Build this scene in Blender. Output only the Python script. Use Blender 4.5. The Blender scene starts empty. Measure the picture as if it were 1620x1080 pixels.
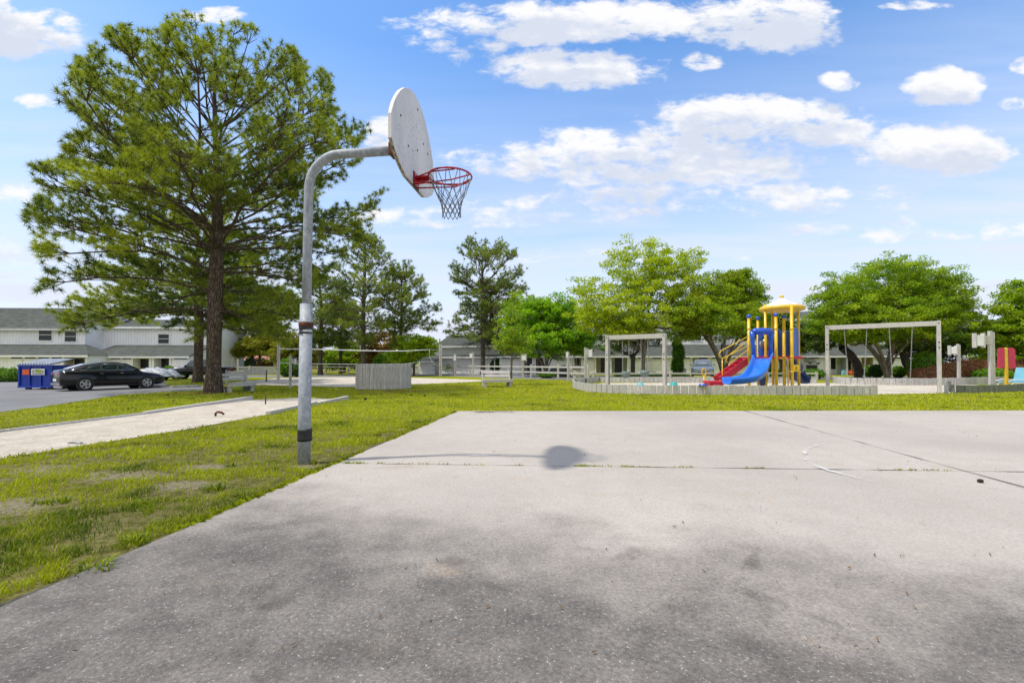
import bpy, bmesh, math, random
import numpy as np
from mathutils import Vector, Matrix
R = math.radians
random.seed(7); RNG = np.random.default_rng(7)
SC = bpy.context.scene

# ------------------------------------------------------------------ camera, sky, sun, exposure
F = 720.0; PITCH = R(1.0); SHIFT = 22.4; CH = 1.10
cam_d = bpy.data.cameras.new('camera'); cam = bpy.data.objects.new('camera', cam_d)
SC.collection.objects.link(cam); SC.camera = cam
cam_d.sensor_fit = 'HORIZONTAL'; cam_d.sensor_width = 36; cam_d.lens = 16.0
cam_d.shift_y = SHIFT/1620; cam_d.clip_end = 6000; cam_d.clip_start = 0.05
cam.location = (0, 0, CH); cam.rotation_euler = (R(90)+PITCH, 0, 0)
SC.view_settings.view_transform = 'Standard'; SC.view_settings.look = 'None'
SC.view_settings.gamma = 1; SC.view_settings.exposure = 0.92
SC.cycles.max_bounces = 7; SC.cycles.transparent_max_bounces = 8

SUN = Vector((-1.66, -0.41, 3.44)).normalized()      # towards the sun
SUN_EL = math.asin(SUN.z); SUN_AZ = math.atan2(SUN.x, SUN.y)
sun_d = bpy.data.lights.new('sun', 'SUN'); sun = bpy.data.objects.new('sun', sun_d)
SC.collection.objects.link(sun); sun_d.energy = 2.0; sun_d.angle = R(2.2); sun_d.color = (1, .94, .84)
sun.rotation_euler = (-SUN).to_track_quat('-Z', 'Y').to_euler(); sun.location = SUN*50

def px_dir(u, v):
    x = (u-810)/F; y = (540+SHIFT-v)/F
    return Vector((x, math.cos(PITCH)-y*math.sin(PITCH), math.sin(PITCH)+y*math.cos(PITCH)))

# cloud centres as (column, row, half width, half height, strength) read off the photo and turned into compass directions
CLOUDS = [(50,52,95,42,1.15),(-40,20,70,40,1.1),(340,25,50,16,.85),(602,212,30,34,.95),(905,35,250,36,1.1),(1215,35,130,45,1.15),(920,108,140,34,1.1),
          (735,60,85,38,.75),(1190,190,190,42,1.0),(1300,205,90,26,1.0),(1010,252,290,46,.95),(1490,138,62,32,1.2),(1330,130,36,18,1.0),
          (1480,240,130,40,1.15),(1110,98,34,16,.75),(1605,165,30,12,.9),(1100,315,330,30,.72),(55,160,34,12,.65),(20,312,50,20,.55),
          (1500,365,240,22,.62),(760,345,260,20,.55),(1440,9,60,9,.7),(1615,105,22,14,.9),(1440,300,80,10,.5),(950,405,260,14,.4),(60,400,120,26,.45)]
W = bpy.data.worlds.new('World'); SC.world = W; W.use_nodes = True
W.cycles_visibility.camera = True
nt = W.node_tree; nt.nodes.clear()
def _n(t, **k):
    n = nt.nodes.new(t)
    for a, b in k.items(): setattr(n, a, b)
    return n
def _lk(a, b): nt.links.new(a, b)
def _m(op, a, b=None, c=None, clamp=False):
    n = _n('ShaderNodeMath', operation=op); n.use_clamp = clamp
    for i, s in enumerate((a, b, c)):
        if s is None: continue
        if isinstance(s, (int, float)): n.inputs[i].default_value = s
        else: _lk(s, n.inputs[i])
    return n.outputs[0]
sky = _n('ShaderNodeTexSky', sky_type='NISHITA'); sky.sun_disc = False
sky.sun_elevation = SUN_EL; sky.sun_rotation = SUN_AZ; sky.air_density = 1.0; sky.dust_density = 0.6; sky.ozone_density = 2.6
tc = _n('ShaderNodeTexCoord'); sep = _n('ShaderNodeSeparateXYZ'); _lk(tc.outputs['Generated'], sep.inputs[0])
X, Y, Z = sep.outputs
# the cloud sheet lies north of the park: directions are laid on a vertical plane to the north
Yc = _m('MAXIMUM', _m('ADD', _m('ABSOLUTE', Y), 0), .12)
az = _m('DIVIDE', X, Yc); el = _m('DIVIDE', Z, Yc)
hyp = _m('SQRT', _m('ADD', _m('MULTIPLY', X, X), _m('MULTIPLY', Y, Y)))
elev = _m('ARCTAN2', Z, hyp)
cmb = _n('ShaderNodeCombineXYZ'); _lk(az, cmb.inputs[0]); _lk(_m('MULTIPLY', el, 2.0), cmb.inputs[1])
def noise_w(vec, scale, detail, rough, off=(0,0,0), dist=0):
    mp = _n('ShaderNodeMapping'); _lk(vec, mp.inputs[0]); mp.inputs['Location'].default_value = off
    nn = _n('ShaderNodeTexNoise'); _lk(mp.outputs[0], nn.inputs['Vector'])
    nn.inputs['Scale'].default_value = scale; nn.inputs['Detail'].default_value = detail; nn.inputs['Roughness'].default_value = rough
    nn.inputs['Distortion'].default_value = dist
    return nn.outputs['Fac']
n1 = noise_w(cmb.outputs[0], 5.5, 10, .62, (0,0,0), .12)
n1b = noise_w(cmb.outputs[0], 5.5, 5, .62, (-.02,-.10,0), .12)      # same field sampled a little further from the sun
nbig = noise_w(cmb.outputs[0], 2.2, 4, .5, (4,2,1))
n2 = noise_w(cmb.outputs[0], 19, 8, .6, (2,5,1), .3)
n2b = noise_w(cmb.outputs[0], 19, 3, .6, (1.99,4.93,1), .3)
def cloud_mass(de):
    acc = None; e_ = _m('ADD', el, de) if de else el
    for (u, v, hw, hh, st) in CLOUDS:
        d = px_dir(u, v); a0 = d.x/d.y; e0 = d.z/d.y; ra = hw*1.12/F; re = hh*1.15/F
        dx = _m('MULTIPLY', _m('SUBTRACT', az, a0), 1/ra); dy = _m('MULTIPLY', _m('SUBTRACT', e_, e0), 1/re)
        b = _m('MULTIPLY', _m('SUBTRACT', 1.3, _m('ADD', _m('MULTIPLY', dx, dx), _m('MULTIPLY', dy, dy))), st)
        b = _m('MINIMUM', _m('MAXIMUM', b, -.6), st)
        acc = b if acc is None else _m('MAXIMUM', acc, b)
    return acc
hi = _n('ShaderNodeMapRange'); _lk(_m('MAXIMUM', _m('SUBTRACT', elev, .80), _m('MULTIPLY', Y, -.5)), hi.inputs[0]); hi.inputs[1].default_value = 0; hi.inputs[2].default_value = .25; hi.inputs[3].default_value = -.6; hi.inputs[4].default_value = 1.05  # added unseen cloud cover overhead and behind the camera, whitens the fill light
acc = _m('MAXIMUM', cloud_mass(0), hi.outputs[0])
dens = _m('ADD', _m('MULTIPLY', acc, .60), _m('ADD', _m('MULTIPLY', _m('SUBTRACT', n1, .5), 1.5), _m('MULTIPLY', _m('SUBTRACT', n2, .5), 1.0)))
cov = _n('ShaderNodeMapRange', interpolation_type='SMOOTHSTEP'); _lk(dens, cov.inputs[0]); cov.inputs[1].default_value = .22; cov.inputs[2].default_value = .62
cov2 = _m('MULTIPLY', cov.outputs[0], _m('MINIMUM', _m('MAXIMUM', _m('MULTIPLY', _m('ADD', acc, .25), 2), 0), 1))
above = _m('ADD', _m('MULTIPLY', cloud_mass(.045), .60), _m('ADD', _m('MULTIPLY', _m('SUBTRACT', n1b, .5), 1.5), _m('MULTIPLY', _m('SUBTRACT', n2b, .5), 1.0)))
# thin high veil, stronger low in the sky
cm2 = _n('ShaderNodeCombineXYZ'); _lk(az, cm2.inputs[0]); _lk(_m('MULTIPLY', el, 9), cm2.inputs[1])
nv = noise_w(cm2.outputs[0], 2.4, 6, .55, (1,3,0), .2)
vel = _n('ShaderNodeMapRange'); _lk(elev, vel.inputs[0]); vel.inputs[1].default_value = .0; vel.inputs[2].default_value = .60; vel.inputs[3].default_value = 1; vel.inputs[4].default_value = 0
veil = _m('MULTIPLY', _m('ADD', _m('MULTIPLY', nv, 1.5), .42), _m('POWER', vel.outputs[0], 1.1), None, True)
# colour
hs = _n('ShaderNodeHueSaturation'); hs.inputs['Saturation'].default_value = 1.18; hs.inputs['Value'].default_value = 1.0; _lk(sky.outputs[0], hs.inputs['Color']); hs.inputs['Value'].default_value = .93
def mixc(fac, a, b):
    m = _n('ShaderNodeMix', data_type='RGBA')
    if isinstance(fac, (int, float)): m.inputs[0].default_value = fac
    else: _lk(fac, m.inputs[0])
    for s, i in ((a, 6), (b, 7)):
        if isinstance(s, tuple): m.inputs[i].default_value = s
        else: _lk(s, m.inputs[i])
    return m.outputs[2]
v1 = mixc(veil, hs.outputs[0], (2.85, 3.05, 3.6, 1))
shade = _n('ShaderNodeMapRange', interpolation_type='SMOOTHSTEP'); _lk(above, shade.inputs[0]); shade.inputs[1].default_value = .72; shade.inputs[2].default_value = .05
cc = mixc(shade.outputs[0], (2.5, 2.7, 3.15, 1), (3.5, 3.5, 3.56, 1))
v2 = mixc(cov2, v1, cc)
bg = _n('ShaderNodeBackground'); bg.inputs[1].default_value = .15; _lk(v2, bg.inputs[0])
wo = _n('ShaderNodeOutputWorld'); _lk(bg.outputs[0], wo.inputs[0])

# ------------------------------------------------------------------ terrain and pixel-to-ground helpers
YB0, YB1, DROP = 11.5, 19.0, -0.15
def H(y):
    if y <= YB0: return 0.0
    if y >= YB1: return DROP
    return DROP*(y-YB0)/(YB1-YB0)
def G(u, v, dz=0.0):
    d = px_dir(u, v); z = 0.0
    for _ in range(40):
        t = (z+dz-CH)/d.z; p = Vector((0,0,CH))+d*t; z = .5*z+.5*H(p.y)
    return Vector((p.x, p.y, H(p.y)))
def P(u, v, Yd):
    d = px_dir(u, v); return Vector((0,0,CH))+d*(Yd/d.y)
def XAT(u, Yd): return (u-810)/F*Yd
def ZV(v, Yd): return P(810, v, Yd).z

# ------------------------------------------------------------------ object helpers
COL = SC.collection
def tag(o, label=None, cat=None, group=None, kind=None):
    if label: o['label'] = label
    if cat: o['category'] = cat
    if group: o['group'] = group
    if kind: o['kind'] = kind
    return o
def thing(name, label, cat, loc=(0,0,0), rz=0.0, group=None, scale=1):
    o = bpy.data.objects.new(name, None); COL.objects.link(o); o.location = loc; o.rotation_euler = (0,0,rz)
    o.scale = (scale,)*3; o.empty_display_size = .2
    return tag(o, label, cat, group)
def copy_tree(o, parent=None):
    c = o.copy(); COL.objects.link(c); c.parent = parent
    for ch in list(o.children): copy_tree(ch, c)
    return c
class MB:
    def __init__(s): s.v = []; s.f = []; s.mi = []; s.m = 0; s.sm = []
    def add(s, vs, fs, smooth=False):
        b = len(s.v); s.v += [tuple(p) for p in vs]
        for f in fs: s.f.append(tuple(i+b for i in f)); s.mi.append(s.m); s.sm.append(smooth)
        return s
    def box(s, c, d, rz=0, rot=None, bev=0):
        c = Vector(c); M = rot if rot is not None else Matrix.Rotation(rz, 3, 'Z')
        x, y, z = d[0]/2, d[1]/2, d[2]/2
        if bev <= 0:
            vs = [c+M@Vector((sx*x, sy*y, sz*z)) for sx in (-1,1) for sy in (-1,1) for sz in (-1,1)]
            return s.add(vs, [(0,1,3,2),(4,6,7,5),(0,4,5,1),(2,3,7,6),(0,2,6,4),(1,5,7,3)])
        bm = bmesh.new(); bmesh.ops.create_cube(bm, size=1)
        for q in bm.verts: q.co = Vector((q.co.x*d[0], q.co.y*d[1], q.co.z*d[2]))
        bmesh.ops.bevel(bm, geom=list(bm.edges), offset=bev, segments=2, affect='EDGES', profile=.5)
        s.bm(bm, Matrix.Translation(c) @ M.to_4x4()); return s
    def bm(s, bm, M=Matrix(), smooth=False):
        bm.verts.ensure_lookup_table(); bm.verts.index_update()
        s.add([M@q.co for q in bm.verts], [[q.index for q in f.verts] for f in bm.faces], smooth); bm.free()
    def quad(s, *p): return s.add(p, [tuple(range(len(p)))])
    def tube(s, pts, r, n=8, cap=True, smooth=True, closed=False):
        pts = [Vector(p) for p in pts]; N = len(pts); rs = r if isinstance(r, (list, tuple)) else [r]*N
        vs = []; prev = None
        for i, p in enumerate(pts):
            if closed: t = (pts[(i+1) % N]-pts[i-1]).normalized()
            else: t = (pts[min(i+1, N-1)]-pts[max(i-1, 0)]).normalized()
            if prev is None:
                a = Vector((0,0,1)) if abs(t.z) < .9 else Vector((1,0,0)); u = t.cross(a).normalized()
            else:
                u = (prev-t*prev.dot(t)).normalized()
            prev = u; w = t.cross(u)
            for k in range(n):
                an = 2*math.pi*k/n; vs.append(p+(u*math.cos(an)+w*math.sin(an))*rs[i])
        fs = []
        for i in range(N if closed else N-1):
            a, b = i*n, ((i+1) % N)*n
            for k in range(n): fs.append((a+k, a+(k+1) % n, b+(k+1) % n, b+k))
        s.add(vs, fs, smooth)
        if cap and not closed:
            b = len(s.v)-N*n
            for st in (0, (N-1)*n):
                s.f.append(tuple(b+st+k for k in (range(n) if st else reversed(range(n))))); s.mi.append(s.m); s.sm.append(False)
        return s
    def cyl(s, p0, p1, r, n=12, r2=None): return s.tube([p0, p1], [r, r if r2 is None else r2], n)
    def prism(s, outline, h, M=Matrix()):          # outline in local xy, extruded along local z by h
        n = len(outline)
        vs = [M@Vector((x, y, 0)) for x, y in outline]+[M@Vector((x, y, h)) for x, y in outline]
        fs = [tuple(reversed(range(n))), tuple(range(n, 2*n))]+[(i, (i+1) % n, n+(i+1) % n, n+i) for i in range(n)]
        return s.add(vs, fs)
    def lathe(s, prof, n=20, M=Matrix(), smooth=True):
        vs = []; m = len(prof)
        for k in range(n):
            a = 2*math.pi*k/n
            for r, z in prof: vs.append(M@Vector((r*math.cos(a), r*math.sin(a), z)))
        fs = [(k*m+i, ((k+1) % n)*m+i, ((k+1) % n)*m+i+1, k*m+i+1) for k in range(n) for i in range(m-1)]
        return s.add(vs, fs, smooth)
    def ball(s, c, r, n=12):
        c = Vector(c); r = r if isinstance(r, (tuple, list, Vector)) else (r, r, r)
        pr = [(max(1e-4, math.sin(math.pi*i/(n//2+2))), -math.cos(math.pi*i/(n//2+2))) for i in range(n//2+3)]
        return s.lathe(pr, n, Matrix.Translation(c) @ Matrix.Diagonal((r[0], r[1], r[2], 1)))
    def build(s, name, mat, parent=None, bevel=0):
        me = bpy.data.meshes.new(name); me.from_pydata(s.v, [], s.f)
        mats = mat if isinstance(mat, (list, tuple)) else [mat]
        for m in mats: me.materials.append(m)
        me.polygons.foreach_set('material_index', s.mi); me.polygons.foreach_set('use_smooth', s.sm); me.update()
        bm = bmesh.new(); bm.from_mesh(me); bmesh.ops.recalc_face_normals(bm, faces=bm.faces); bm.to_mesh(me); bm.free()
        o = bpy.data.objects.new(name, me); COL.objects.link(o); o.parent = parent
        if bevel:
            md = o.modifiers.new('bevel', 'BEVEL'); md.width = bevel; md.segments = 2; md.limit_method = 'ANGLE'
        return o
def np_mesh(name, V, Fc, mat, parent=None, tint=None, smooth=False):
    V = np.asarray(V, dtype=np.float32); Fc = np.asarray(Fc, dtype=np.int32); k = Fc.shape[1]
    me = bpy.data.meshes.new(name)
    me.vertices.add(len(V)); me.vertices.foreach_set('co', V.ravel())
    me.loops.add(Fc.size); me.loops.foreach_set('vertex_index', Fc.ravel())
    me.polygons.add(len(Fc)); me.polygons.foreach_set('loop_start', np.arange(0, Fc.size, k, dtype=np.int32))
    me.polygons.foreach_set('use_smooth', np.full(len(Fc), smooth))
    if tint is not None:
        at = me.attributes.new('tint', 'FLOAT', 'POINT'); at.data.foreach_set('value', np.asarray(tint, dtype=np.float32))
    me.materials.append(mat); me.update(calc_edges=True)
    o = bpy.data.objects.new(name, me); COL.objects.link(o); o.parent = parent
    return o

# ------------------------------------------------------------------ materials
class NT:
    def __init__(s, name):
        s.mat = bpy.data.materials.new(name); s.mat.use_nodes = True; s.t = s.mat.node_tree; s.t.nodes.clear()
        s.out = s.n('ShaderNodeOutputMaterial'); s.tc = s.n('ShaderNodeTexCoord')
    def n(s, t, **k):
        q = s.t.nodes.new(t)
        for a, b in k.items(): setattr(q, a, b)
        return q
    def l(s, a, b): s.t.links.new(a, b)
    def st(s, sock, v):
        if isinstance(v, bpy.types.NodeSocket): s.l(v, sock)
        elif isinstance(v, tuple) and len(v) == 3 and sock.type == 'RGBA': sock.default_value = (*v, 1)
        else: sock.default_value = v
    def noise(s, scale, detail=4, rough=.5, stretch=(1,1,1), off=(0,0,0), dist=0, coord='Object'):
        mp = s.n('ShaderNodeMapping'); s.l(s.tc.outputs[coord], mp.inputs[0]); mp.inputs['Scale'].default_value = stretch; mp.inputs['Location'].default_value = off
        q = s.n('ShaderNodeTexNoise'); s.l(mp.outputs[0], q.inputs['Vector']); q.inputs['Scale'].default_value = scale
        q.inputs['Detail'].default_value = detail; q.inputs['Roughness'].default_value = rough; q.inputs['Distortion'].default_value = dist
        return q.outputs['Fac']
    def voro(s, scale, stretch=(1,1,1), feature='F1', out='Distance'):
        mp = s.n('ShaderNodeMapping'); s.l(s.tc.outputs['Object'], mp.inputs[0]); mp.inputs['Scale'].default_value = stretch
        q = s.n('ShaderNodeTexVoronoi', feature=feature); s.l(mp.outputs[0], q.inputs['Vector']); q.inputs['Scale'].default_value = scale
        return q.outputs[out]
    def m(s, op, a, b=None, c=None, clamp=False):
        q = s.n('ShaderNodeMath', operation=op); q.use_clamp = clamp
        for i, v in enumerate((a, b, c)):
            if v is not None: s.st(q.inputs[i], v)
        return q.outputs[0]
    def ss(s, x, a, b, lo=0.0, hi=1.0):
        q = s.n('ShaderNodeMapRange', interpolation_type='SMOOTHSTEP'); s.l(x, q.inputs[0])
        for i, v in enumerate((a, b, lo, hi)): q.inputs[i+1].default_value = v
        return q.outputs[0]
    def mix(s, f, a, b, mode='MIX'):
        q = s.n('ShaderNodeMix', data_type='RGBA', blend_type=mode); s.st(q.inputs[0], f); s.st(q.inputs[6], a); s.st(q.inputs[7], b); return q.outputs[2]
    def xyz(s, coord='Object'):
        q = s.n('ShaderNodeSeparateXYZ'); s.l(s.tc.outputs[coord], q.inputs[0]); return q.outputs
    def attr(s, name): q = s.n('ShaderNodeAttribute'); q.attribute_name = name; return q.outputs['Fac']
    def bump(s, h, strength=.3, dist=.02):
        q = s.n('ShaderNodeBump'); q.inputs['Strength'].default_value = strength; q.inputs['Distance'].default_value = dist; s.l(h, q.inputs['Height']); return q.outputs[0]
    def bsdf(s, col, rough=.6, metal=0.0, normal=None, spec=.5, coat=0.0):
        q = s.n('ShaderNodeBsdfPrincipled'); s.st(q.inputs['Base Color'], col); s.st(q.inputs['Roughness'], rough); s.st(q.inputs['Metallic'], metal)
        q.inputs['Specular IOR Level'].default_value = spec; q.inputs['Coat Weight'].default_value = coat; q.inputs['Coat Roughness'].default_value = .05
        if normal is not None: s.l(normal, q.inputs['Normal'])
        return q.outputs[0]
    def done(s, sh): s.l(sh, s.out.inputs[0]); return s.mat
def simple(name, c, rough=.5, metal=0.0, var=.12, scale=6, coat=0.0, spec=.5, bump=0.0, stretch=(1,1,1)):
    t = NT(name); f = t.noise(scale, 5, .6, stretch)
    dk = tuple(x*(1-var*1.6) for x in c); lt = tuple(min(1, x*(1+var)) for x in c)
    nm = t.bump(t.noise(scale*6, 4, .6, stretch), bump, .01) if bump else None
    return t.done(t.bsdf(t.mix(t.ss(f, .25, .75), dk, lt), rough, metal, nm, spec, coat))
def leafmat(name, dark, light, trans=.35, yellow=None):
    t = NT(name); c = t.mix(t.attr('tint'), dark, light)
    if yellow:
        c = t.mix(t.m('MULTIPLY', t.ss(t.noise(.6, 3), .52, .68), .75), c, yellow)
    d = t.bsdf(c, .55, 0, None, .25)
    tr = t.n('ShaderNodeBsdfTranslucent'); t.l(t.mix(.3, c, (light[0]*1.15, light[1]*1.3, light[2]*.6)), tr.inputs[0])
    mx = t.n('ShaderNodeMixShader'); mx.inputs[0].default_value = trans; t.l(d, mx.inputs[1]); t.l(tr.outputs[0], mx.inputs[2])
    return t.done(mx.outputs[0])
M = {}
# weathered grey timber; grain runs along local z (w) or x (wx)
def woodmat(name, base, dark, stretch, islamt=.15):
    t = NT(name); g = t.noise(9, 7, .7, stretch, dist=.4); b = t.noise(1.3, 4, .6); cr = t.noise(22, 3, .6, stretch)
    c = t.mix(t.ss(g, .3, .72), dark, base); c = t.mix(t.m('MULTIPLY', t.ss(b, .45, .75), .35), c, tuple(x*.6 for x in base))
    c = t.mix(t.m('MULTIPLY', t.ss(cr, .60, .68), .7), c, tuple(x*.35 for x in dark))
    isl = t.n('ShaderNodeNewGeometry').outputs['Random Per Island']; c = t.mix(t.m('MULTIPLY', isl, islamt), c, tuple(x*.5 for x in base))
    return t.done(t.bsdf(c, .85, 0, t.bump(g, .35, .01), .2))
M['wood'] = woodmat('weathered_wood_upright', (.68,.655,.615), (.41,.39,.36), (3.5,3.5,.35))
M['woodx'] = woodmat('weathered_wood_level', (.68,.655,.615), (.41,.39,.36), (.35,3.5,3.5))
M['wood_dark'] = woodmat('mossy_wood', (.27,.29,.235), (.11,.125,.095), (3.5,3.5,.4), .5)
M['wood_plank'] = woodmat('bleached_plank', (.69,.67,.635), (.36,.35,.325), (3,3,.3), .55)
def court():
    t = NT('court_concrete'); x, y, z = t.xyz()
    big = t.noise(.9, 6, .62, (1,1,1)); med = t.noise(3.2, 5, .65, off=(3,1,0)); fine = t.noise(55, 3, .7); grit = t.voro(95); spk = t.voro(42, out='Color')
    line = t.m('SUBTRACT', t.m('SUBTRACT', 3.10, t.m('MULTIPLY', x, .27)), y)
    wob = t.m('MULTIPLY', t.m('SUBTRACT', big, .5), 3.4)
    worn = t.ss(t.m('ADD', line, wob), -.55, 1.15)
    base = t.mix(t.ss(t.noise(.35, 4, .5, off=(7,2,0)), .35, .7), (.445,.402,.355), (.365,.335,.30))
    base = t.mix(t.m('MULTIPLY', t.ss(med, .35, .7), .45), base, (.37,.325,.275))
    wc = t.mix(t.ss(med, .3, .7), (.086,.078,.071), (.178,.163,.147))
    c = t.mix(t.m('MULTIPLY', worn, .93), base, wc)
    c = t.mix(t.m('MULTIPLY', t.ss(t.noise(1.7, 5, .6, off=(9,9,0)), .62, .74), .35), c, (.40,.30,.20))
    sp = t.ss(t.noise(75, 2, .8), .60, .74); c = t.mix(t.m('MULTIPLY', sp, t.m('ADD', t.m('MULTIPLY', worn, .5), .12)), c, (.55,.53,.50))
    dk = t.ss(t.noise(60, 3, .8, off=(4,4,4)), .56, .70); c = t.mix(t.m('MULTIPLY', dk, t.m('ADD', t.m('MULTIPLY', worn, .55), .22)), c, (.10,.10,.10))
    pale = t.ss(grit, .02, .12, 1, 0); 
    c = t.mix(t.m('MULTIPLY', t.m('MULTIPLY', pale, worn), .5), c, (.62,.60,.56))
    gr2 = t.ss(t.noise(150, 2, .8, off=(2,2,2)), .3, .7)
    c = t.mix(t.m('ADD', t.m('MULTIPLY', worn, .35), .35), c, t.mix(t.m('ADD', t.m('MULTIPLY', t.ss(fine, .3, .7), .6), t.m('MULTIPLY', gr2, .4)), (.45,.45,.45), (1.5,1.5,1.5)), 'MULTIPLY')
    h = t.m('ADD', t.m('MULTIPLY', fine, .6), t.m('MULTIPLY', t.noise(160, 2), .6))
    return t.done(t.bsdf(c, .9, 0, t.bump(h, .45, .006), .25))
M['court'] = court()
M['joint'] = simple('joint_dirt', (.07,.065,.05), .95, 0, .5, 30)
def worn_paint():
    t = NT('worn_court_paint'); a = t.ss(t.noise(5, 6, .75), .46, .60); d = t.bsdf((.68,.68,.68), .7)
    tr = t.n('ShaderNodeBsdfTransparent'); mx = t.n('ShaderNodeMixShader'); t.l(t.m('MULTIPLY', a, .75), mx.inputs[0]); t.l(tr.outputs[0], mx.inputs[1]); t.l(d, mx.inputs[2]); return t.done(mx.outputs[0])
M['worn_paint'] = worn_paint()
# bare patches in the lawn and pine-straw patches (x, y, rx, ry)
def gp(u, v, rx, ry): p = G(u, v); return (p.x, p.y, rx, ry)
BARE = [gp(20,800,.40,.30), gp(60,745,.4,.3), gp(190,752,.45,.25), gp(290,768,.35,.2), gp(330,738,.5,.16), gp(480,738,.20,.12)]
STRAW = [gp(335,622,2.2,1.3), gp(640,619,2.2,.9), gp(470,606,4.5,1.7), gp(730,612,2.5,.7), gp(395,608,2.5,2), gp(300,624,1.8,.5), gp(560,622,1.3,.5)]
def ground():
    t = NT('lawn_ground'); x, y, z = t.xyz()
    wob = t.m('MULTIPLY', t.m('SUBTRACT', t.noise(3.2, 8, .85), .5), 4.5)
    def blobs(L):
        acc = None
        for (bx, by, rx, ry) in L:
            dx = t.m('MULTIPLY', t.m('SUBTRACT', x, bx), 1/rx); dy = t.m('MULTIPLY', t.m('SUBTRACT', y, by), 1/ry)
            d = t.m('SUBTRACT', 1, t.m('SQRT', t.m('ADD', t.m('MULTIPLY', dx, dx), t.m('MULTIPLY', dy, dy))))
            acc = d if acc is None else t.m('MAXIMUM', acc, d)
        return t.ss(t.m('ADD', acc, wob), -.25, .55)
    g = t.mix(t.ss(t.noise(.35, 5, .6), .35, .65), (.19,.225,.010), (.335,.33,.015))
    g = t.mix(t.m('MULTIPLY', t.ss(t.noise(1.4, 6, .7, off=(5,5,0)), .5, .72), .6), g, (.27,.24,.045))
    g = t.mix(t.m('MULTIPLY', t.ss(t.noise(.8, 5, .7, off=(1,8,0)), .55, .7), .6), g, (.09,.155,.008))
    g = t.mix(t.m('MULTIPLY', t.ss(t.noise(14, 4, .75), .48, .66), .6), g, (.06,.08,.008))
    near = t.ss(y, 6.0, 11.0, 1, 0)
    soil = t.mix(t.ss(t.noise(9, 6, .8, off=(3,1,0)), .38, .62), (.05,.048,.018), (.21,.175,.085)); g = t.mix(t.m('MULTIPLY', near, .80), g, soil)
    sand = t.mix(t.ss(t.noise(25, 4, .7), .3, .7), (.16,.125,.075), (.44,.38,.29))
    g = t.mix(t.m('MULTIPLY', blobs(BARE), .6), g, sand)
    g = t.mix(t.m('MULTIPLY', blobs(STRAW), .62), g, t.mix(t.noise(9, 4, .7), (.16,.085,.03), (.26,.15,.05)))
    return t.done(t.bsdf(g, .95, 0, t.bump(t.noise(35, 4, .8), .8, .04), .1))
M['ground'] = ground()
def sandm():
    t = NT('sand'); c = t.mix(t.ss(t.noise(2.2, 6, .7), .3, .7), (.50,.44,.36), (.68,.62,.53))
    c = t.mix(t.m('MULTIPLY', t.ss(t.noise(11, 6, .85, (1,2.2,1)), .54, .63), .75), c, (.17,.13,.09))
    c = t.mix(t.m('MULTIPLY', t.ss(t.noise(60, 3, .8), .55, .7), .35), c, (.25,.22,.19)); c = t.mix(t.m('MULTIPLY', t.ss(t.noise(5, 7, .9, (1,1.8,1), off=(4,4,0)), .53, .64), .5), c, (.30,.24,.17))
    return t.done(t.bsdf(c, .95, 0, t.bump(t.noise(22, 5, .75), .9, .04), .1))
M['sand'] = sandm()
def asph():
    t = NT('asphalt'); c = t.mix(t.ss(t.noise(.4, 5, .6), .3, .7), (.17,.172,.18), (.235,.235,.24)); c = t.mix(.3, c, t.mix(t.noise(60, 2), (.4,.4,.4), (1.5,1.5,1.5)), 'MULTIPLY')
    return t.done(t.bsdf(c, .9, 0, None, .2))
M['asphalt'] = asph()
M['kerb'] = simple('kerb_concrete', (.42,.40,.37), .9, 0, .25, 3, bump=.3)
def galv():
    t = NT('galvanised_steel'); v = t.voro(38, (1,1,.6), out='Color'); sp = t.n('ShaderNodeSeparateXYZ'); t.l(v, sp.inputs[0])
    c = t.mix(sp.outputs[0], (.27,.30,.33), (.40,.43,.46)); c = t.mix(t.m('MULTIPLY', t.ss(t.noise(5, 6, .7, (1,1,.25)), .42, .7), .55), c, (.17,.18,.19))
    c = t.mix(t.m('MULTIPLY', t.ss(t.noise(26, 3, .7), .62, .68), .8), c, (.62,.63,.64))
    return t.done(t.bsdf(c, t.mix(sp.outputs[1], (.6,)*3, (.75,)*3), .25, t.bump(t.noise(40, 3), .12, .004), .5))
M['galv'] = galv()
M['tape'] = simple('black_rubber_wrap', (.012,.012,.012), .45, 0, .4, 30, bump=.6)
M['rust'] = simple('rusty_steel', (.13,.045,.03), .8, .2, .5, 18, bump=.4)
def bboard():
    t = NT('worn_white_board'); g = t.noise(3, 6, .65, (1,1,.4)); c = t.mix(t.ss(g, .3, .75), (.74,.72,.71), (.58,.565,.56))
    ch = t.ss(t.noise(34, 3, .85), .60, .63); area = t.ss(t.noise(2.2, 3, .6, off=(2,5,1)), .42, .60)
    c = t.mix(t.m('MULTIPLY', t.m('MULTIPLY', ch, area), .9), c, (.07,.06,.055)); c = t.mix(t.m('MULTIPLY', t.ss(t.noise(1.5, 4, .6, off=(8,1,4)), .55, .75), .3), c, (.42,.34,.25))
    return t.done(t.bsdf(c, .6, 0, t.bump(g, .1, .01)))
M['board'] = bboard()
M['board_edge'] = simple('board_edge', (.40,.34,.24), .8, 0, .6, 25, bump=.5)
M['red'] = simple('red_paint', (.50,.015,.03), .4, 0, .35, 20)
M['net'] = simple('grey_chain_net', (.23,.25,.26), .5, .4, .3, 30)
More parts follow.
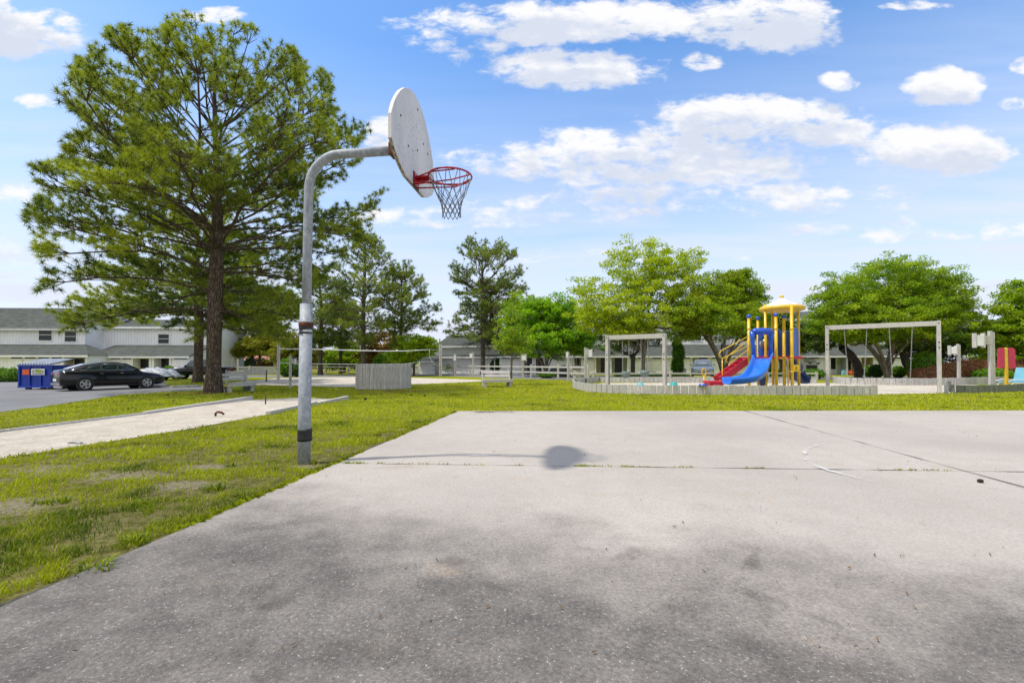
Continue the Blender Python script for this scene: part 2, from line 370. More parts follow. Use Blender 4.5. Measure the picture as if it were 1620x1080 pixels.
def bark():
    t = NT('pine_bark'); v = t.voro(11, (1.5,1.5,.30), 'DISTANCE_TO_EDGE'); n = t.noise(12, 7, .75, (1,1,.22))
    c = t.mix(t.ss(v, -.05, .20), (.05,.038,.028), t.mix(t.ss(n, .32, .68), (.085,.062,.045), (.25,.195,.15)))
    return t.done(t.bsdf(c, .95, 0, t.bump(t.m('ADD', t.ss(v, 0, .2), t.m('MULTIPLY', n, .5)), .8, .05), .1))
M['bark'] = bark()
M['bark_grey'] = simple('smooth_grey_bark', (.19,.155,.12), .9, 0, .4, 5, bump=.4, stretch=(2,2,.4))
M['bark_far'] = simple('far_pine_bark', (.10,.078,.06), .95, 0, .4, 6, stretch=(2,2,.4))
M['needle'] = leafmat('pine_needles', (.030,.075,.014), (.44,.50,.028), .38)
M['needle_far'] = leafmat('far_pine_needles', (.06,.115,.022), (.33,.39,.040), .42)
M['leaf_maple'] = leafmat('maple_leaves', (.10,.27,.010), (.42,.64,.016), .5)
M['leaf_young'] = leafmat('young_tree_leaves', (.17,.29,.012), (.40,.50,.022), .45)
M['leaf_locust'] = leafmat('locust_leaves', (.25,.36,.008), (.60,.67,.018), .48)
M['leaf_myrtle'] = leafmat('myrtle_leaves', (.11,.23,.008), (.455,.565,.020), .48, (.24,.24,.02))
M['leaf_dome'] = leafmat('dome_tree_leaves', (.10,.23,.008), (.46,.575,.020), .48)
M['leaf_dark'] = leafmat('juniper_leaves', (.045,.10,.014), (.20,.27,.026), .32)
M['leaf_yellow'] = leafmat('yellow_green_leaves', (.16,.19,.012), (.36,.34,.025), .42)
M['leaf_orange'] = leafmat('orange_leaves', (.16,.10,.015), (.40,.22,.03), .4)
M['bush'] = leafmat('clipped_bush_leaves', (.055,.17,.008), (.24,.42,.014), .35)
M['bush_dark'] = leafmat('dark_bush_leaves', (.022,.065,.008), (.10,.19,.016), .3)
M['barberry'] = leafmat('red_brown_hedge_leaves', (.20,.085,.04), (.46,.22,.10), .3)
M['ivy'] = leafmat('ground_cover_leaves', (.05,.17,.010), (.20,.38,.02), .38)
def grassm():
    t = NT('grass_blades'); a = t.attr('tint'); c = t.mix(t.ss(a, 0, .8), (.045,.110,.006), (.43,.48,.013)); c = t.mix(t.ss(a, .93, 1.02), c, (.46,.36,.16))
    d = t.bsdf(c, .6, 0, None, .2); tr = t.n('ShaderNodeBsdfTranslucent'); t.l(c, tr.inputs[0]); mx = t.n('ShaderNodeMixShader'); mx.inputs[0].default_value = .35; t.l(d, mx.inputs[1]); t.l(tr.outputs[0], mx.inputs[2]); return t.done(mx.outputs[0])
M['grass'] = grassm()
M['core_red'] = simple('brown_hedge_twigs', (.12,.055,.03), 1, 0, .3, 5); M['core_green'] = simple('green_bush_inside', (.03,.075,.008), 1, 0, .3, 5)
M['core'] = simple('dark_foliage_core', (.012,.022,.006), 1, 0, .3, 5)
def siding(name, c, period=.30):
    t = NT(name); x, y, z = t.xyz(); fr = t.m('FRACT', t.m('MULTIPLY', x, 1/period)); gr = t.m('COMPARE', fr, .5, .47)
    b = t.mix(t.ss(t.noise(.7, 4, .6), .3, .75), c, tuple(q*.86 for q in c)); b = t.mix(gr, tuple(q*.55 for q in c), b)
    return t.done(t.bsdf(b, .65, 0, t.bump(gr, .5, .02), .3))
M['siding'] = siding('white_board_siding', (.92,.92,.93))
M['trim'] = simple('white_trim', (.84,.84,.84), .6, 0, .08, 2)
M['tan_wall'] = simple('tan_wall', (.58,.50,.41), .8, 0, .15, 2)
M['bluegrey_wall'] = simple('blue_grey_wall', (.50,.56,.60), .8, 0, .1, 2)
M['peach_wall'] = simple('peach_wall', (.62,.38,.26), .8, 0, .1, 1)
M['dark_gap'] = simple('dark_opening', (.02,.02,.02), .8)
def shingle():
    t = NT('roof_shingles'); n = t.noise(1.6, 6, .7, (1,2.2,1)); c = t.mix(t.ss(n, .3, .7), (.058,.063,.056), (.12,.13,.118)); c = t.mix(t.m('MULTIPLY', t.ss(t.noise(.5, 5, .7, (2,.5,.5), off=(3,3,3)), .55, .7), .5), c, (.10,.125,.075))
    x, y, z = t.xyz(); rows = t.m('COMPARE', t.m('FRACT', t.m('MULTIPLY', z, 7)), .5, .42); c = t.mix(t.m('MULTIPLY', t.m('SUBTRACT', 1, rows), .45), c, (.05,.05,.05))
    return t.done(t.bsdf(c, .95, 0, t.bump(t.noise(12, 3), .4, .02), .1))
M['shingle'] = shingle()
M['terracotta'] = simple('red_roof', (.42,.19,.12), .85, 0, .2, 3)
def glassm(name, c, rough=.05, spec=.9, coat=.6):
    t = NT(name); return t.done(t.bsdf(c, rough, 0, None, spec, coat))
M['glass'] = glassm('window_glass', (.018,.022,.026), .2, .35, 0); M['carglass'] = glassm('car_glass', (.03,.05,.05))
M['windshield'] = glassm('pale_windscreen', (.16,.30,.34), .08)
M['blackpaint'] = simple('black_car_paint', (.003,.003,.004), .2, 0, .05, 2, coat=.45, spec=.3)
M['silver'] = simple('silver_car_paint', (.60,.62,.64), .35, .3, .05, 2, coat=.8)
M['tyre'] = simple('tyre_rubber', (.018,.018,.018), .85, 0, .2, 20)
M['alloy'] = simple('alloy_wheel', (.55,.55,.56), .3, .7, .1, 8)
M['chrome'] = simple('chrome', (.6,.6,.6), .15, 1, .05, 8)
M['taillight'] = simple('tail_light_red', (.45,.02,.03), .2, 0, .1, 8, coat=.5)
M['headlight'] = simple('headlight_lens', (.55,.57,.6), .1, .2, .05, 8, coat=.7)
M['blackplastic'] = simple('black_plastic', (.02,.02,.022), .5, 0, .2, 8)
M['binblue'] = simple('bin_blue_paint', (.008,.045,.36), .45, 0, .2, 3)
M['lid'] = simple('bin_lid_navy', (.02,.035,.11), .4, 0, .2, 6)
M['lidrib_highlight'] = simple('bin_lid_rib_highlight', (.50,.55,.62), .45, 0, .2, 6)  # gloss highlights along the lid ribs, painted in as a pale colour
M['orange'] = simple('orange_label', (.75,.13,.02), .6, 0, .1, 6)
M['white'] = simple('white_plastic', (.74,.74,.74), .5, 0, .07, 4)
M['greenmark'] = simple('green_yellow_mark', (.30,.42,.03), .6, 0, .2, 20)
M['yellow'] = simple('yellow_coated_steel', (.72,.47,.012), .35, 0, .12, 4, coat=.2)
M['yellow_roof'] = simple('yellow_roof_plastic', (.78,.50,.04), .45, 0, .1, 3)
M['roof_white'] = simple('pale_roof_plastic', (.66,.66,.68), .5, 0, .14, 5)
M['blue'] = simple('blue_plastic', (.008,.085,.52), .3, 0, .12, 3, coat=.3)
M['slideblue'] = simple('bright_blue_slide', (.015,.16,.70), .28, 0, .1, 2.5, coat=.35)
M['navy'] = simple('navy_plastic', (.02,.045,.14), .35, 0, .2, 4, coat=.2)
M['playred'] = simple('red_plastic', (.55,.012,.045), .4, 0, .12, 4)
M['pinkred'] = simple('faded_red_panel', (.60,.035,.10), .5, 0, .12, 3)
M['teal'] = simple('teal_toy_plastic', (.04,.40,.42), .4, 0, .1, 6)
M['lightblue'] = simple('light_blue_plastic', (.20,.50,.60), .5, 0, .1, 4)
M['chain'] = simple('swing_chain', (.42,.42,.43), .5, .5, .3, 30)
M['swingseat'] = simple('grey_green_seat', (.17,.22,.21), .6, 0, .2, 10)
M['brown'] = simple('brown_bin_slats', (.10,.07,.06), .8, 0, .3, 8)
M['tarp'] = simple('silver_tarp', (.42,.44,.47), .5, .1, .25, 5, bump=.6)
M['cone'] = simple('pine_cone', (.055,.03,.018), .9, 0, .4, 40)
M['acmetal'] = simple('grey_metal_box', (.36,.36,.35), .6, .2, .15, 5)
# ------------------------------------------------------------------ ground, court, sand, roads
def sheet(name, poly, dz, mat, step=None, thick=0):
    bm = bmesh.new(); f = bm.faces.new([bm.verts.new((p[0], p[1], 0)) for p in poly])
    for yy in (YB0, YB1): bmesh.ops.bisect_plane(bm, geom=bm.verts[:]+bm.edges[:]+bm.faces[:], plane_co=(0, yy, 0), plane_no=(0, 1, 0))
    bmesh.ops.recalc_face_normals(bm, faces=bm.faces)
    for f in bm.faces:
        if f.normal.z < 0: f.normal_flip()
    for q in bm.verts: q.co.z = H(q.co.y)+dz
    if thick:
        r = bmesh.ops.extrude_face_region(bm, geom=bm.faces[:])
        for q in [g for g in r['geom'] if isinstance(g, bmesh.types.BMVert)]: pass
        top = [g for g in r['geom'] if isinstance(g, bmesh.types.BMVert)]
        for q in bm.verts:
            if q not in top: q.co.z -= thick
    bmesh.ops.triangulate(bm, faces=bm.faces[:])
    me = bpy.data.meshes.new(name); bm.to_mesh(me); bm.free(); me.materials.append(mat)
    o = bpy.data.objects.new(name, me); COL.objects.link(o); o['kind'] = 'structure'; return o
g_ = sheet('ground', [(-2500,-60),(2500,-60),(2500,4500),(-2500,4500)], 0, M['ground'])
def xy(p): return (p.x, p.y)
cA = G(725, 651.5); e0 = G(2, 967); ed = (e0-cA).normalized()
cB = G(1620, 650.5); fd = (cB-cA).normalized()
CL = cA+ed*22; CR = cA+fd*24
COURT = [xy(CL), xy(cA), xy(CR), (CR.x, CL.y)]
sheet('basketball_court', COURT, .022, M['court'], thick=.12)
def strip(name, pts, w, dz, mat, wob=.0):
    m = MB(); pp = []
    for a, b in zip(pts[:-1], pts[1:]):
        n = max(2, int((b-a).length/.25))
        for i in range(n): pp.append(a.lerp(b, i/n))
    pp.append(pts[-1]); L = []; Rr = []
    for i, p in enumerate(pp):
        t = (pp[min(i+1, len(pp)-1)]-pp[max(i-1, 0)]).normalized(); nrm = Vector((-t.y, t.x, 0)); ww = w*(1+random.uniform(-1, 1)*wob)/2
        L.append(p+nrm*ww+Vector((0,0,dz))); Rr.append(p-nrm*ww+Vector((0,0,dz)))
    n = len(pp); m.add(L+Rr, [(i, i+1, n+i+1, n+i) for i in range(n-1)])
    o = m.build(name, mat); o['kind'] = 'structure'; return o
j0, j1 = G(545, 736), G(1520, 748.5); j1 = j0+(j1-j0)*2.6
strip('court_joint', [j0+(j1-j0)*.004, j1], .011, .026, M['joint'], .9)
k0, k1 = G(1176, 650.8), G(1620, 775); k1 = k0+(k1-k0)*2.2
strip('court_joint', [k0, k1], .012, .030, M['joint'], .8)
arc = [G(u, v) for u, v in ((1322,704),(1300,706),(1283,711),(1274,718),(1272,725),(1277,733),(1290,741),(1312,749),(1345,758),(1385,768))]
strip('court_line', arc, .05, .034, M['worn_paint'], .1)
strip('court_line', [G(640,724.5), G(760,724.5), G(870,725.5)], .03, .034, M['worn_paint'], .3)
# dark soil gap along the court edge
strip('soil_edge', [cA+ed*.0+Vector((-.01,0,0)), CL+Vector((-.01,0,0))], .10, .006, M['joint'], .6)
strip('soil_edge', [cA+Vector((-.03,.02,0)), CR+Vector((0,.02,0))], .07, .006, M['joint'], .6)
# horseshoe sand lane
PIT = [xy(G(-260,735)), xy(G(0,685)), xy(G(228,655)), xy(G(396,633)), xy(G(470,629.5)), xy(G(548,632)), xy(G(425,656)), xy(G(290,681)), xy(G(0,727)), xy(G(-260,775))]
sheet('sand_pit', PIT, .012, M['sand'])
VOL = [xy(G(350,607)), xy(G(440,598)), xy(G(600,595.5)), xy(G(760,601)), xy(G(770,603)), xy(G(640,609)), xy(G(550,612.5)), xy(G(430,609.5))]
sheet('sand_court', VOL, .010, M['sand'])
PARK = [xy(G(-700,690)), xy(G(-180,672)), xy(G(0,652)), xy(G(70,644)), xy(G(190,625)), xy(G(250,620.5)), xy(G(330,617)), xy(G(352,612)), xy(G(258,611)), xy(G(262,603)), xy(G(30,603)), (-44, 40), (-60, 30)]
sheet('parking_lot', PARK, .008, M['asphalt'])
ROAD = [(-34, 39.5), (-16, 42.5), xy(G(690,594.2)), xy(G(860,600.2)), xy(G(1000,602.2)), (16, 35.5), (34, 35.5), (60, 38), (60, 46), (34, 42.5), (14, 43), xy(G(700,589.5)), (-18, 50), (-36, 47)]
sheet('road', ROAD, .008, M['asphalt'])
PLAY = [xy(G(905,611)), xy(G(960,620)), xy(G(1060,623)), xy(G(1388,624)), xy(G(1496,622.2)), xy(G(1622,617)), (26.5, 21), (27, 28), (15, 29.6), (6, 29), (3.8, 26.5)]
sheet('play_area_sand', PLAY, .014, M['sand'])
def kerb_line(name, pts, w, h, mat=None, label=None):
    m = MB()
    for a, b in zip(pts[:-1], pts[1:]):
        d = b-a; L = math.hypot(d.x, d.y); n = max(1, int(L/2.4))
        for i in range(n):
            p, q = a.lerp(b, i/n), a.lerp(b, (i+1)/n); c = (p+q)/2
            m.box((c.x, c.y, (H(p.y)+H(q.y))/2+h/2-.03), (L/n-.008, w, h+.06), math.atan2(d.y, d.x), bev=.008)
    return m.build(name, mat or M['kerb'])
for i, seg in enumerate(([G(-200,617), G(0,604), G(60,603.5), G(95,603)], [G(-200,680), G(0,652.5)])):
    if i == 0: o = kerb_line('kerb', seg, .15, .11); o['kind'] = 'structure'
for (a, b), lb in (((G(229,655.5), G(398,632.5)), 'weathered timber border on the far side of the sand lane by the big pine'), ((G(424,656.5), G(549,631.8)), 'weathered timber border on the near side of the sand lane behind the hoop pole')):
    tag(kerb_line('timber_edging', [a, b], .11, .095, M['wood_dark' if 0 else 'woodx']), lb, 'edging', 'timber borders of the horseshoe lane')
tag(kerb_line('board_edging', [G(-260,735), G(0,684.5), G(230,655.5)], .04, .05, M['woodx']), 'thin grey board edging the long lawn side of the sand lane', 'edging')
for q, (u0, v0, u1, v1) in enumerate(((232,612.5,268,611.2),(272,613.5,318,612))):
    a, b = G(u0, v0), G(u1, v1); o = kerb_line('wheel_stop', [a, b], .16, .12)
    tag(o, ('concrete wheel stop in front of the black sedan', 'concrete wheel stop left of the big pine trunk')[q], 'wheel stop', 'wheel stops at the lawn edge')

# ------------------------------------------------------------------ grass: near blades as one uncountable mass
def inpoly(x, y, poly):
    ins = np.zeros(len(x), bool); n = len(poly)
    for i in range(n):
        x1, y1 = poly[i]; x2, y2 = poly[(i+1) % n]
        c = ((y1 > y) != (y2 > y)); xi = (x2-x1)*(y-y1)/((y2-y1) if y2 != y1 else 1e-9)+x1
        ins ^= c & (x < xi)
    return ins
def vnoise(x, y, s, seed):
    r = np.random.default_rng(seed); T = r.random((64, 64)); x = x*s; y = y*s
    xi = np.floor(x).astype(int); yi = np.floor(y).astype(int); fx = x-xi; fy = y-yi; fx = fx*fx*(3-2*fx); fy = fy*fy*(3-2*fy)
    g = lambda a, b: T[a % 64, b % 64]
    return (g(xi,yi)*(1-fx)+g(xi+1,yi)*fx)*(1-fy)+(g(xi,yi+1)*(1-fx)+g(xi+1,yi+1)*fx)*fy
def grass(N, r0, r1, a0, a1, wid, hgt, seed):
    r = np.random.default_rng(seed)
    rad = r0*(r1/r0)**r.random(N); az = R(a0)+(R(a1)-R(a0))*r.random(N)
    x = np.sin(az)*rad; y = np.cos(az)*rad
    keep = ~inpoly(x, y, COURT) & ~inpoly(x, y, PIT) & ~inpoly(x, y, PARK) & ~inpoly(x, y, VOL) & ~inpoly(x, y, ROAD) & ~inpoly(x, y, PLAY)
    de = np.abs((x-cA.x)*ed.y-(y-cA.y)*ed.x); keep &= ~((de < .05+.09*vnoise(x, y, 6, 33)) & (y < cA.y+.3))
    nz = vnoise(x, y, 1.7, 3)*.55+vnoise(x, y, 5, 4)*.45; bare = np.zeros(N)
    for bx, by, rx, ry in BARE+[(a, b, c*.8, d*.8) for a, b, c, d in STRAW]: bare = np.maximum(bare, 1.15-np.sqrt(((x-bx)/rx)**2+((y-by)/ry)**2))
    keep &= r.random(N) > np.clip(bare*1.15+(nz-.5)*1.2, 0, .95)
    keep &= nz > .22*r.random(N); keep &= ~((rad < 8) & (vnoise(x, y, 3.1, 21)*.6+vnoise(x, y, 9, 22)*.4 < .42+.08*(rad > 4)) & (r.random(N) < .85))
    x, y, nz, rad = x[keep], y[keep], nz[keep], rad[keep]; n = len(x)
    big = vnoise(x, y, 2.6, 9)
    hh = hgt*(.45+.8*r.random(n))*(.6+.9*big)*(1+.15*np.clip(rad/5-1, 0, 4)*0); ww = wid*(.6+.8*r.random(n))*np.clip(rad/4.0, 1, 9)
    an = r.random(n)*6.283; lean = hh*(.2+.8*r.random(n)); la = r.random(n)*6.283
    z = np.where(y < YB0, 0, np.where(y > YB1, DROP, DROP*(y-YB0)/(YB1-YB0)))
    ca, sa = np.cos(an)*ww/2, np.sin(an)*ww/2; lx, ly = np.cos(la)*lean, np.sin(la)*lean
    V = np.empty((n, 5, 3)); V[:,0] = np.stack([x-ca, y-sa, z-.005], 1); V[:,1] = np.stack([x+ca, y+sa, z-.005], 1)
    V[:,2] = np.stack([x-ca*.8+lx*.35, y-sa*.8+ly*.35, z+hh*.6], 1); V[:,3] = np.stack([x+ca*.8+lx*.35, y+sa*.8+ly*.35, z+hh*.6], 1)
    V[:,4] = np.stack([x+lx, y+ly, z+hh], 1)
    b = (np.arange(n)*5)[:,None]; Fc = np.concatenate([b+np.array([[0,1,3]]), b+np.array([[0,3,2]]), b+np.array([[2,3,4]])])
    t = np.clip(-.24+.75*vnoise(x, y, 1.3, 12)+.60*vnoise(x, y, 4.5, 13)+.30*(r.random(n)-.35)+.20*np.clip((rad-3)/6, 0, 1.3), 0, .9); t = np.where(r.random(n) < .05+.10*(vnoise(x, y, 2.2, 15) > .6), 1.05, t)
    return V.reshape(-1, 3), Fc, np.repeat(t, 5)
parts = [grass(150000, 2.3, 9.0, -62, -5, .0052, .034, 1), grass(170000, 6.5, 36, -54, 54, .0060, .045, 2)]
off = 0; Vs = []; Fs = []; Ts = []
for v_, f_, t_ in parts: Vs.append(v_); Fs.append(f_+off); Ts.append(t_); off += len(v_)
tag(np_mesh('grass', np.concatenate(Vs), np.concatenate(Fs), M['grass'], None, np.concatenate(Ts)), 'yellow green lawn grass growing around the concrete court', 'grass', kind='stuff')
# weeds in the court joint
def tuft_blades(spots, hgt, wid, n, spread, seed):
    r = np.random.default_rng(seed); V = []; Fc = []; T = []
    for p in spots:
        for _ in range(n):
            a, b = r.random(2)*6.283; d = r.random()*spread; bx, by = p.x+math.cos(a)*d, p.y+math.sin(a)*d*.35; h = hgt*(.4+r.random()); l = h*r.random()*1.2
            k = len(V); V += [(bx-wid, by, p.z), (bx+wid, by, p.z), (bx+math.cos(b)*l, by+math.sin(b)*l, p.z+h)]; Fc.append((k, k+1, k+2)); T += [r.random()]*3
    return V, Fc, T
spots = []
for s0, s1, k in ((545,580,12),(600,690,6),(700,860,5),(925,985,16),(1000,1045,9),(1085,1120,4),(1180,1230,4),(1420,1500,10)):
    for _ in range(k):
        uu = random.uniform(s0, s1); p = j0+(G(1520,748.5)-j0)*((uu-545)/975); p.z = .024; spots.append(p)
v_, f_, t_ = tuft_blades(spots, .022, .004, 7, .05, 5)
tag(np_mesh('weeds', v_, f_, M['grass'], None, t_), 'small green weeds growing in the joint of the concrete court', 'weeds', kind='stuff')
# stains, a crack and litter on the slab
def stainm(name, c, amt, sc):
    t = NT(name); a = t.ss(t.noise(sc, 6, .75), .42, .66); d = t.bsdf(c, .95, 0, None, .1); tr = t.n('ShaderNodeBsdfTransparent'); mx = t.n('ShaderNodeMixShader')
    at = t.attr('fade'); t.l(t.m('MULTIPLY', t.m('MULTIPLY', a, amt), at), mx.inputs[0]); t.l(tr.outputs[0], mx.inputs[1]); t.l(d, mx.inputs[2]); return t.done(mx.outputs[0])
def blot(name, cx, cy, rx, ry, ang, mat, dz, seed):
    rr = random.Random(seed); n = 28; V = [(cx, cy, dz)]; Fd = [1.0]; ca, sa = math.cos(ang), math.sin(ang)
    for q in (.6, 1.0):
        for k in range(n):
            a = 2*math.pi*k/n; w = 1+.22*math.sin(a*3+seed)+rr.uniform(-.08,.08); x, y = math.cos(a)*rx*q*w, math.sin(a)*ry*q*w; V.append((cx+x*ca-y*sa, cy+x*sa+y*ca, dz)); Fd.append(.8 if q < 1 else 0.0)
    Fc = [(0, 1+k, 1+(k+1) % n) for k in range(n)]; 
    for k in range(n): a, b = 1+k, 1+(k+1) % n; Fc += [(a, a+n, b+n), (a, b+n, b)]
    o = np_mesh(name, V, Fc, mat); at = o.data.attributes.new('fade', 'FLOAT', 'POINT'); at.data.foreach_set('value', Fd); o['kind'] = 'structure'; return o
MS = stainm('dark_slab_stain', (.035,.033,.03), .26, 5); MR = stainm('rust_slab_stain', (.42,.24,.09), .6, 3); MP = stainm('damp_slab_stain', (.12,.12,.12), 1.0, 2)
for i, (u, v, rx, ry, an, mm) in enumerate(((1185,905,.30,.05,.9,MS),(1225,960,.28,.045,-.9,MS),(1222,1010,.26,.04,1.2,MS),(640,742,.32,.10,0,MR),(775,653.5,.75,.22,0,MP),(700,895,.26,.08,.3,MS),(430,960,.22,.10,.4,MS),(980,880,.3,.12,0,MS))):
    p = G(u, v); blot('court_stain', p.x, p.y, rx, ry, an, mm, .026+.0012*i, i)
r_ = np.random.default_rng(77); V = []; Fc = []; T = []
for _ in range(260):
    u, v = r_.uniform(60, 1600), 655+400*r_.random()**1.6; p = G(u, v)
    if not inpoly(np.array([p.x]), np.array([p.y]), COURT)[0]: continue
    a = r_.random()*6.28; l = (.003+.009*r_.random()**2)*(1+p.y/6); w = l*.35; c, s = math.cos(a), math.sin(a); k = len(V)
    V += [(p.x-c*l, p.y-s*l, .030), (p.x-s*w, p.y+c*w, .034), (p.x+c*l, p.y+s*l, .038), (p.x+s*w, p.y-c*w, .031)]; Fc += [(k, k+1, k+2), (k, k+2, k+3)]; T += [r_.random()]*4
tag(np_mesh('leaf_litter', V, Fc, simple('dry_litter', (.16,.09,.04), .9, 0, .6, 3), None, T), 'tiny dry leaf and twig litter scattered on the concrete court', 'litter', kind='stuff')
# grass creeping over the slab edge
r_ = np.random.default_rng(78); V = []; Fc = []; T = []; nE = Vector((-ed.y, ed.x, 0)); nE = nE if nE.x > 0 else -nE
for q in range(1500):
    s0 = r_.random()**1.3*7.5; g_n = vnoise(np.array([s0]), np.array([1.0]), 2.6, 5)[0]
    if g_n < .42: continue
    b = cA+ed*s0-nE*(.01+.05*r_.random()); l = (.02+.05*r_.random())*(.4+g_n); dv = (nE*(.2+r_.random())+ed*r_.normal()*.7).normalized(); w = ed*.0035*(1+s0*0+b.y/5); k = len(V); h = .012+.03*r_.random()
    V += [tuple(b-w+Vector((0,0,.0))), tuple(b+w), tuple(b+dv*l*.6+w*.6+Vector((0,0,h+.02))), tuple(b+dv*l+Vector((0,0,.026+h*.3)))]; Fc += [(k, k+1, k+2), (k, k+2, k+3)]; T += [.2+.7*r_.random()]*4
tag(np_mesh('edge_grass', V, Fc, M['grass'], None, T), 'short grass creeping over the left edge of the concrete court', 'grass', kind='stuff')
# taller weed clumps on the bare lawn, one thing each
def weed_mesh(seed, hgt=.075, n=70, spread=.20, wid=.0045):
    r = np.random.default_rng(seed); V = []; Fc = []; T = []
    for _ in range(n):
        a = r.random()*6.283; d = r.random()**.7*spread*.5; bx, by = math.cos(a)*d, math.sin(a)*d; h = hgt*(.5+.7*r.random()); b = a+r.normal()*.6; l = h*(.4+.9*r.random()); w = wid*(.6+.8*r.random())
        px_, py_ = -math.sin(b)*w, math.cos(b)*w; k = len(V)
        V += [(bx-px_, by-py_, 0), (bx+px_, by+py_, 0), (bx+math.cos(b)*l*.4-px_, by+math.sin(b)*l*.4-py_, h*.7), (bx+math.cos(b)*l*.4+px_, by+math.sin(b)*l*.4+py_, h*.7), (bx+math.cos(b)*l, by+math.sin(b)*l, h*.85)]
        Fc += [(k, k+1, k+3), (k, k+3, k+2), (k+2, k+3, k+4)]; T += [.12+.45*r.random()]*5
    return V, Fc, T
wm = [weed_mesh(40+i) for i in range(4)]
for i, (u, v, s, lb) in enumerate(((95,795,1.0,'grass clump nearest the left frame edge, on bare soil'),(340,775,1.1,'spiky grass clump on the lawn left of the court corner'),(225,800,.9,'grass clump between two bare soil patches'),
        (65,797,.8,'small grass clump at the far left of the lawn'),(215,860,1.1,'broad grass clump beside the near court edge'),(365,738,.8,'small grass clump halfway to the hoop pole'),(385,785,.9,'grass clump close to the court edge below the hoop'),(150,905,1.2,'nearest leafy grass clump, at the lower left'))):
    s *= .7; p = G(u, v); V_, F_, T_ = wm[i % 4]; o = np_mesh('grass_clump', V_, F_, M['grass'], None, T_); o.location = p; o.scale = (s,)*3
    tag(o, lb, 'grass clump', 'taller grass clumps in the near lawn')
# tiny debris on the court
def cone_mesh():
    m = MB(); m.ball((0,0,.02), (.032,.022,.02), 10)
    for k in range(26):
        a = k*2.4; z = .004+.032*(k/26); m.box((math.cos(a)*.024, math.sin(a)*.017, z), (.014,.012,.004), a)
    return m
for i, (u, v, s, lb) in enumerate(((1551,767,.8,'pine cone lying on the court right of the diagonal joint'),(672,627,1.6,'pine cone on the grass in front of the round picket enclosure'),(578,633,1.8,'pine cone on the grass between the sand lane and picket enclosure'),
        (265,626,1.5,'pine cone left of the big pine trunk'),(275,636,1.5,'pine cone on grass beside the sand lane left of the pine'),(399,622,1.5,'pine cone beneath the big pine right of its trunk'))):
    o = cone_mesh().build('pine_cone', M['cone']); o.location = G(u, v)+Vector((0,0,.024 if i == 0 else .01)); o.scale = (s,)*3; o.rotation_euler = (0,0,i*1.3)
    tag(o, lb, 'pine cone', 'fallen pine cones')

# ------------------------------------------------------------------ basketball hoop
hp = G(481, 733)
hoop = thing('basketball_hoop', 'galvanised gooseneck basketball hoop with worn white fan backboard at the court edge', 'basketball hoop', hp)
HY = hp.y
def hz(v, Yd=HY): return ZV(v, Yd)-hp.z
LEAN = Vector((.012, 0, 0))
lp_top = hz(481)
m = MB(); m.tube([(0,0,-.1), LEAN*0+Vector((0,0,.5)), Vector((.012,0,lp_top))], .066, 24); m.build('lower_pole', M['galv'], hoop)
def ring_wrap(name, z0, z1, r, seed):
    m = MB(); rr = random.Random(seed); pr = [(r-.012, z0)]
    k = 7
    for i in range(k+1): pr.append((r+rr.uniform(-.003, .004), z0+(z1-z0)*i/k))
    pr.append((r-.012, z1)); m.lathe(pr, 24, Matrix.Translation((.006,0,0))); return m.build(name, M['tape'], hoop)
ring_wrap('rubber_wrap', hz(697), hz(678), .075, 1); ring_wrap('rubber_wrap', hz(528), hz(515), .068, 2)
m = MB(); m.lathe([(.060,hz(517)),(.076,hz(516)),(.078,hz(513)),(.076,hz(510)),(.060,hz(509))], 24, Matrix.Translation((.01,0,0))); m.build('collar', M['rust'], hoop)
a_dir = Vector((.992, -.121, 0)); b_dir = Vector((-.121, -.992, 0))
BC = Vector((-1.05, 4.93, 0))-Vector((hp.x, hp.y, 0)); zarm = hz(243, 4.97)
armL = BC.dot(a_dir)
m = MB(); pts = [Vector((.014,0,lp_top-.15)), Vector((.02,0,lp_top+.6)), Vector((.028,0,hz(300)))]
rb = zarm-hz(300); rbx = rb*.95
for i in range(1, 11):
    t = i/10*math.pi/2; pts.append(Vector((.028,0,hz(300)))+a_dir*rbx*(1-math.cos(t))+Vector((0,0,rb*math.sin(t))))
pts.append(Vector((.028,0,0))+a_dir*(armL-.20)+Vector((0,0,zarm+.005)))
m.tube(pts, .049, 20); m.build('gooseneck_pole', M['galv'], hoop)
# bracket behind the board
rotA = Matrix.Rotation(math.atan2(a_dir.y, a_dir.x), 3, 'Z')
m = MB(); c = a_dir*(armL-.19)+Vector((0,0,zarm+.003)); c0 = a_dir*0+c
m.box(c0, (.15,.15,.13), rot=rotA, bev=.008)
for s in (-1, 1): m.tube([c0+b_dir*s*.085-a_dir*.02, c0+b_dir*s*.07-a_dir*.02], .014, 8)
for sx in (-1, 1):
    for sz in (-1, 1): m.tube([c0+a_dir*.07+b_dir*.06*sx+Vector((0,0,.05*sz)), c0+a_dir*.17+b_dir*.32*sx+Vector((0,0,.22*sz))], .016, 8)
m.build('bracket', M['rust'], hoop)
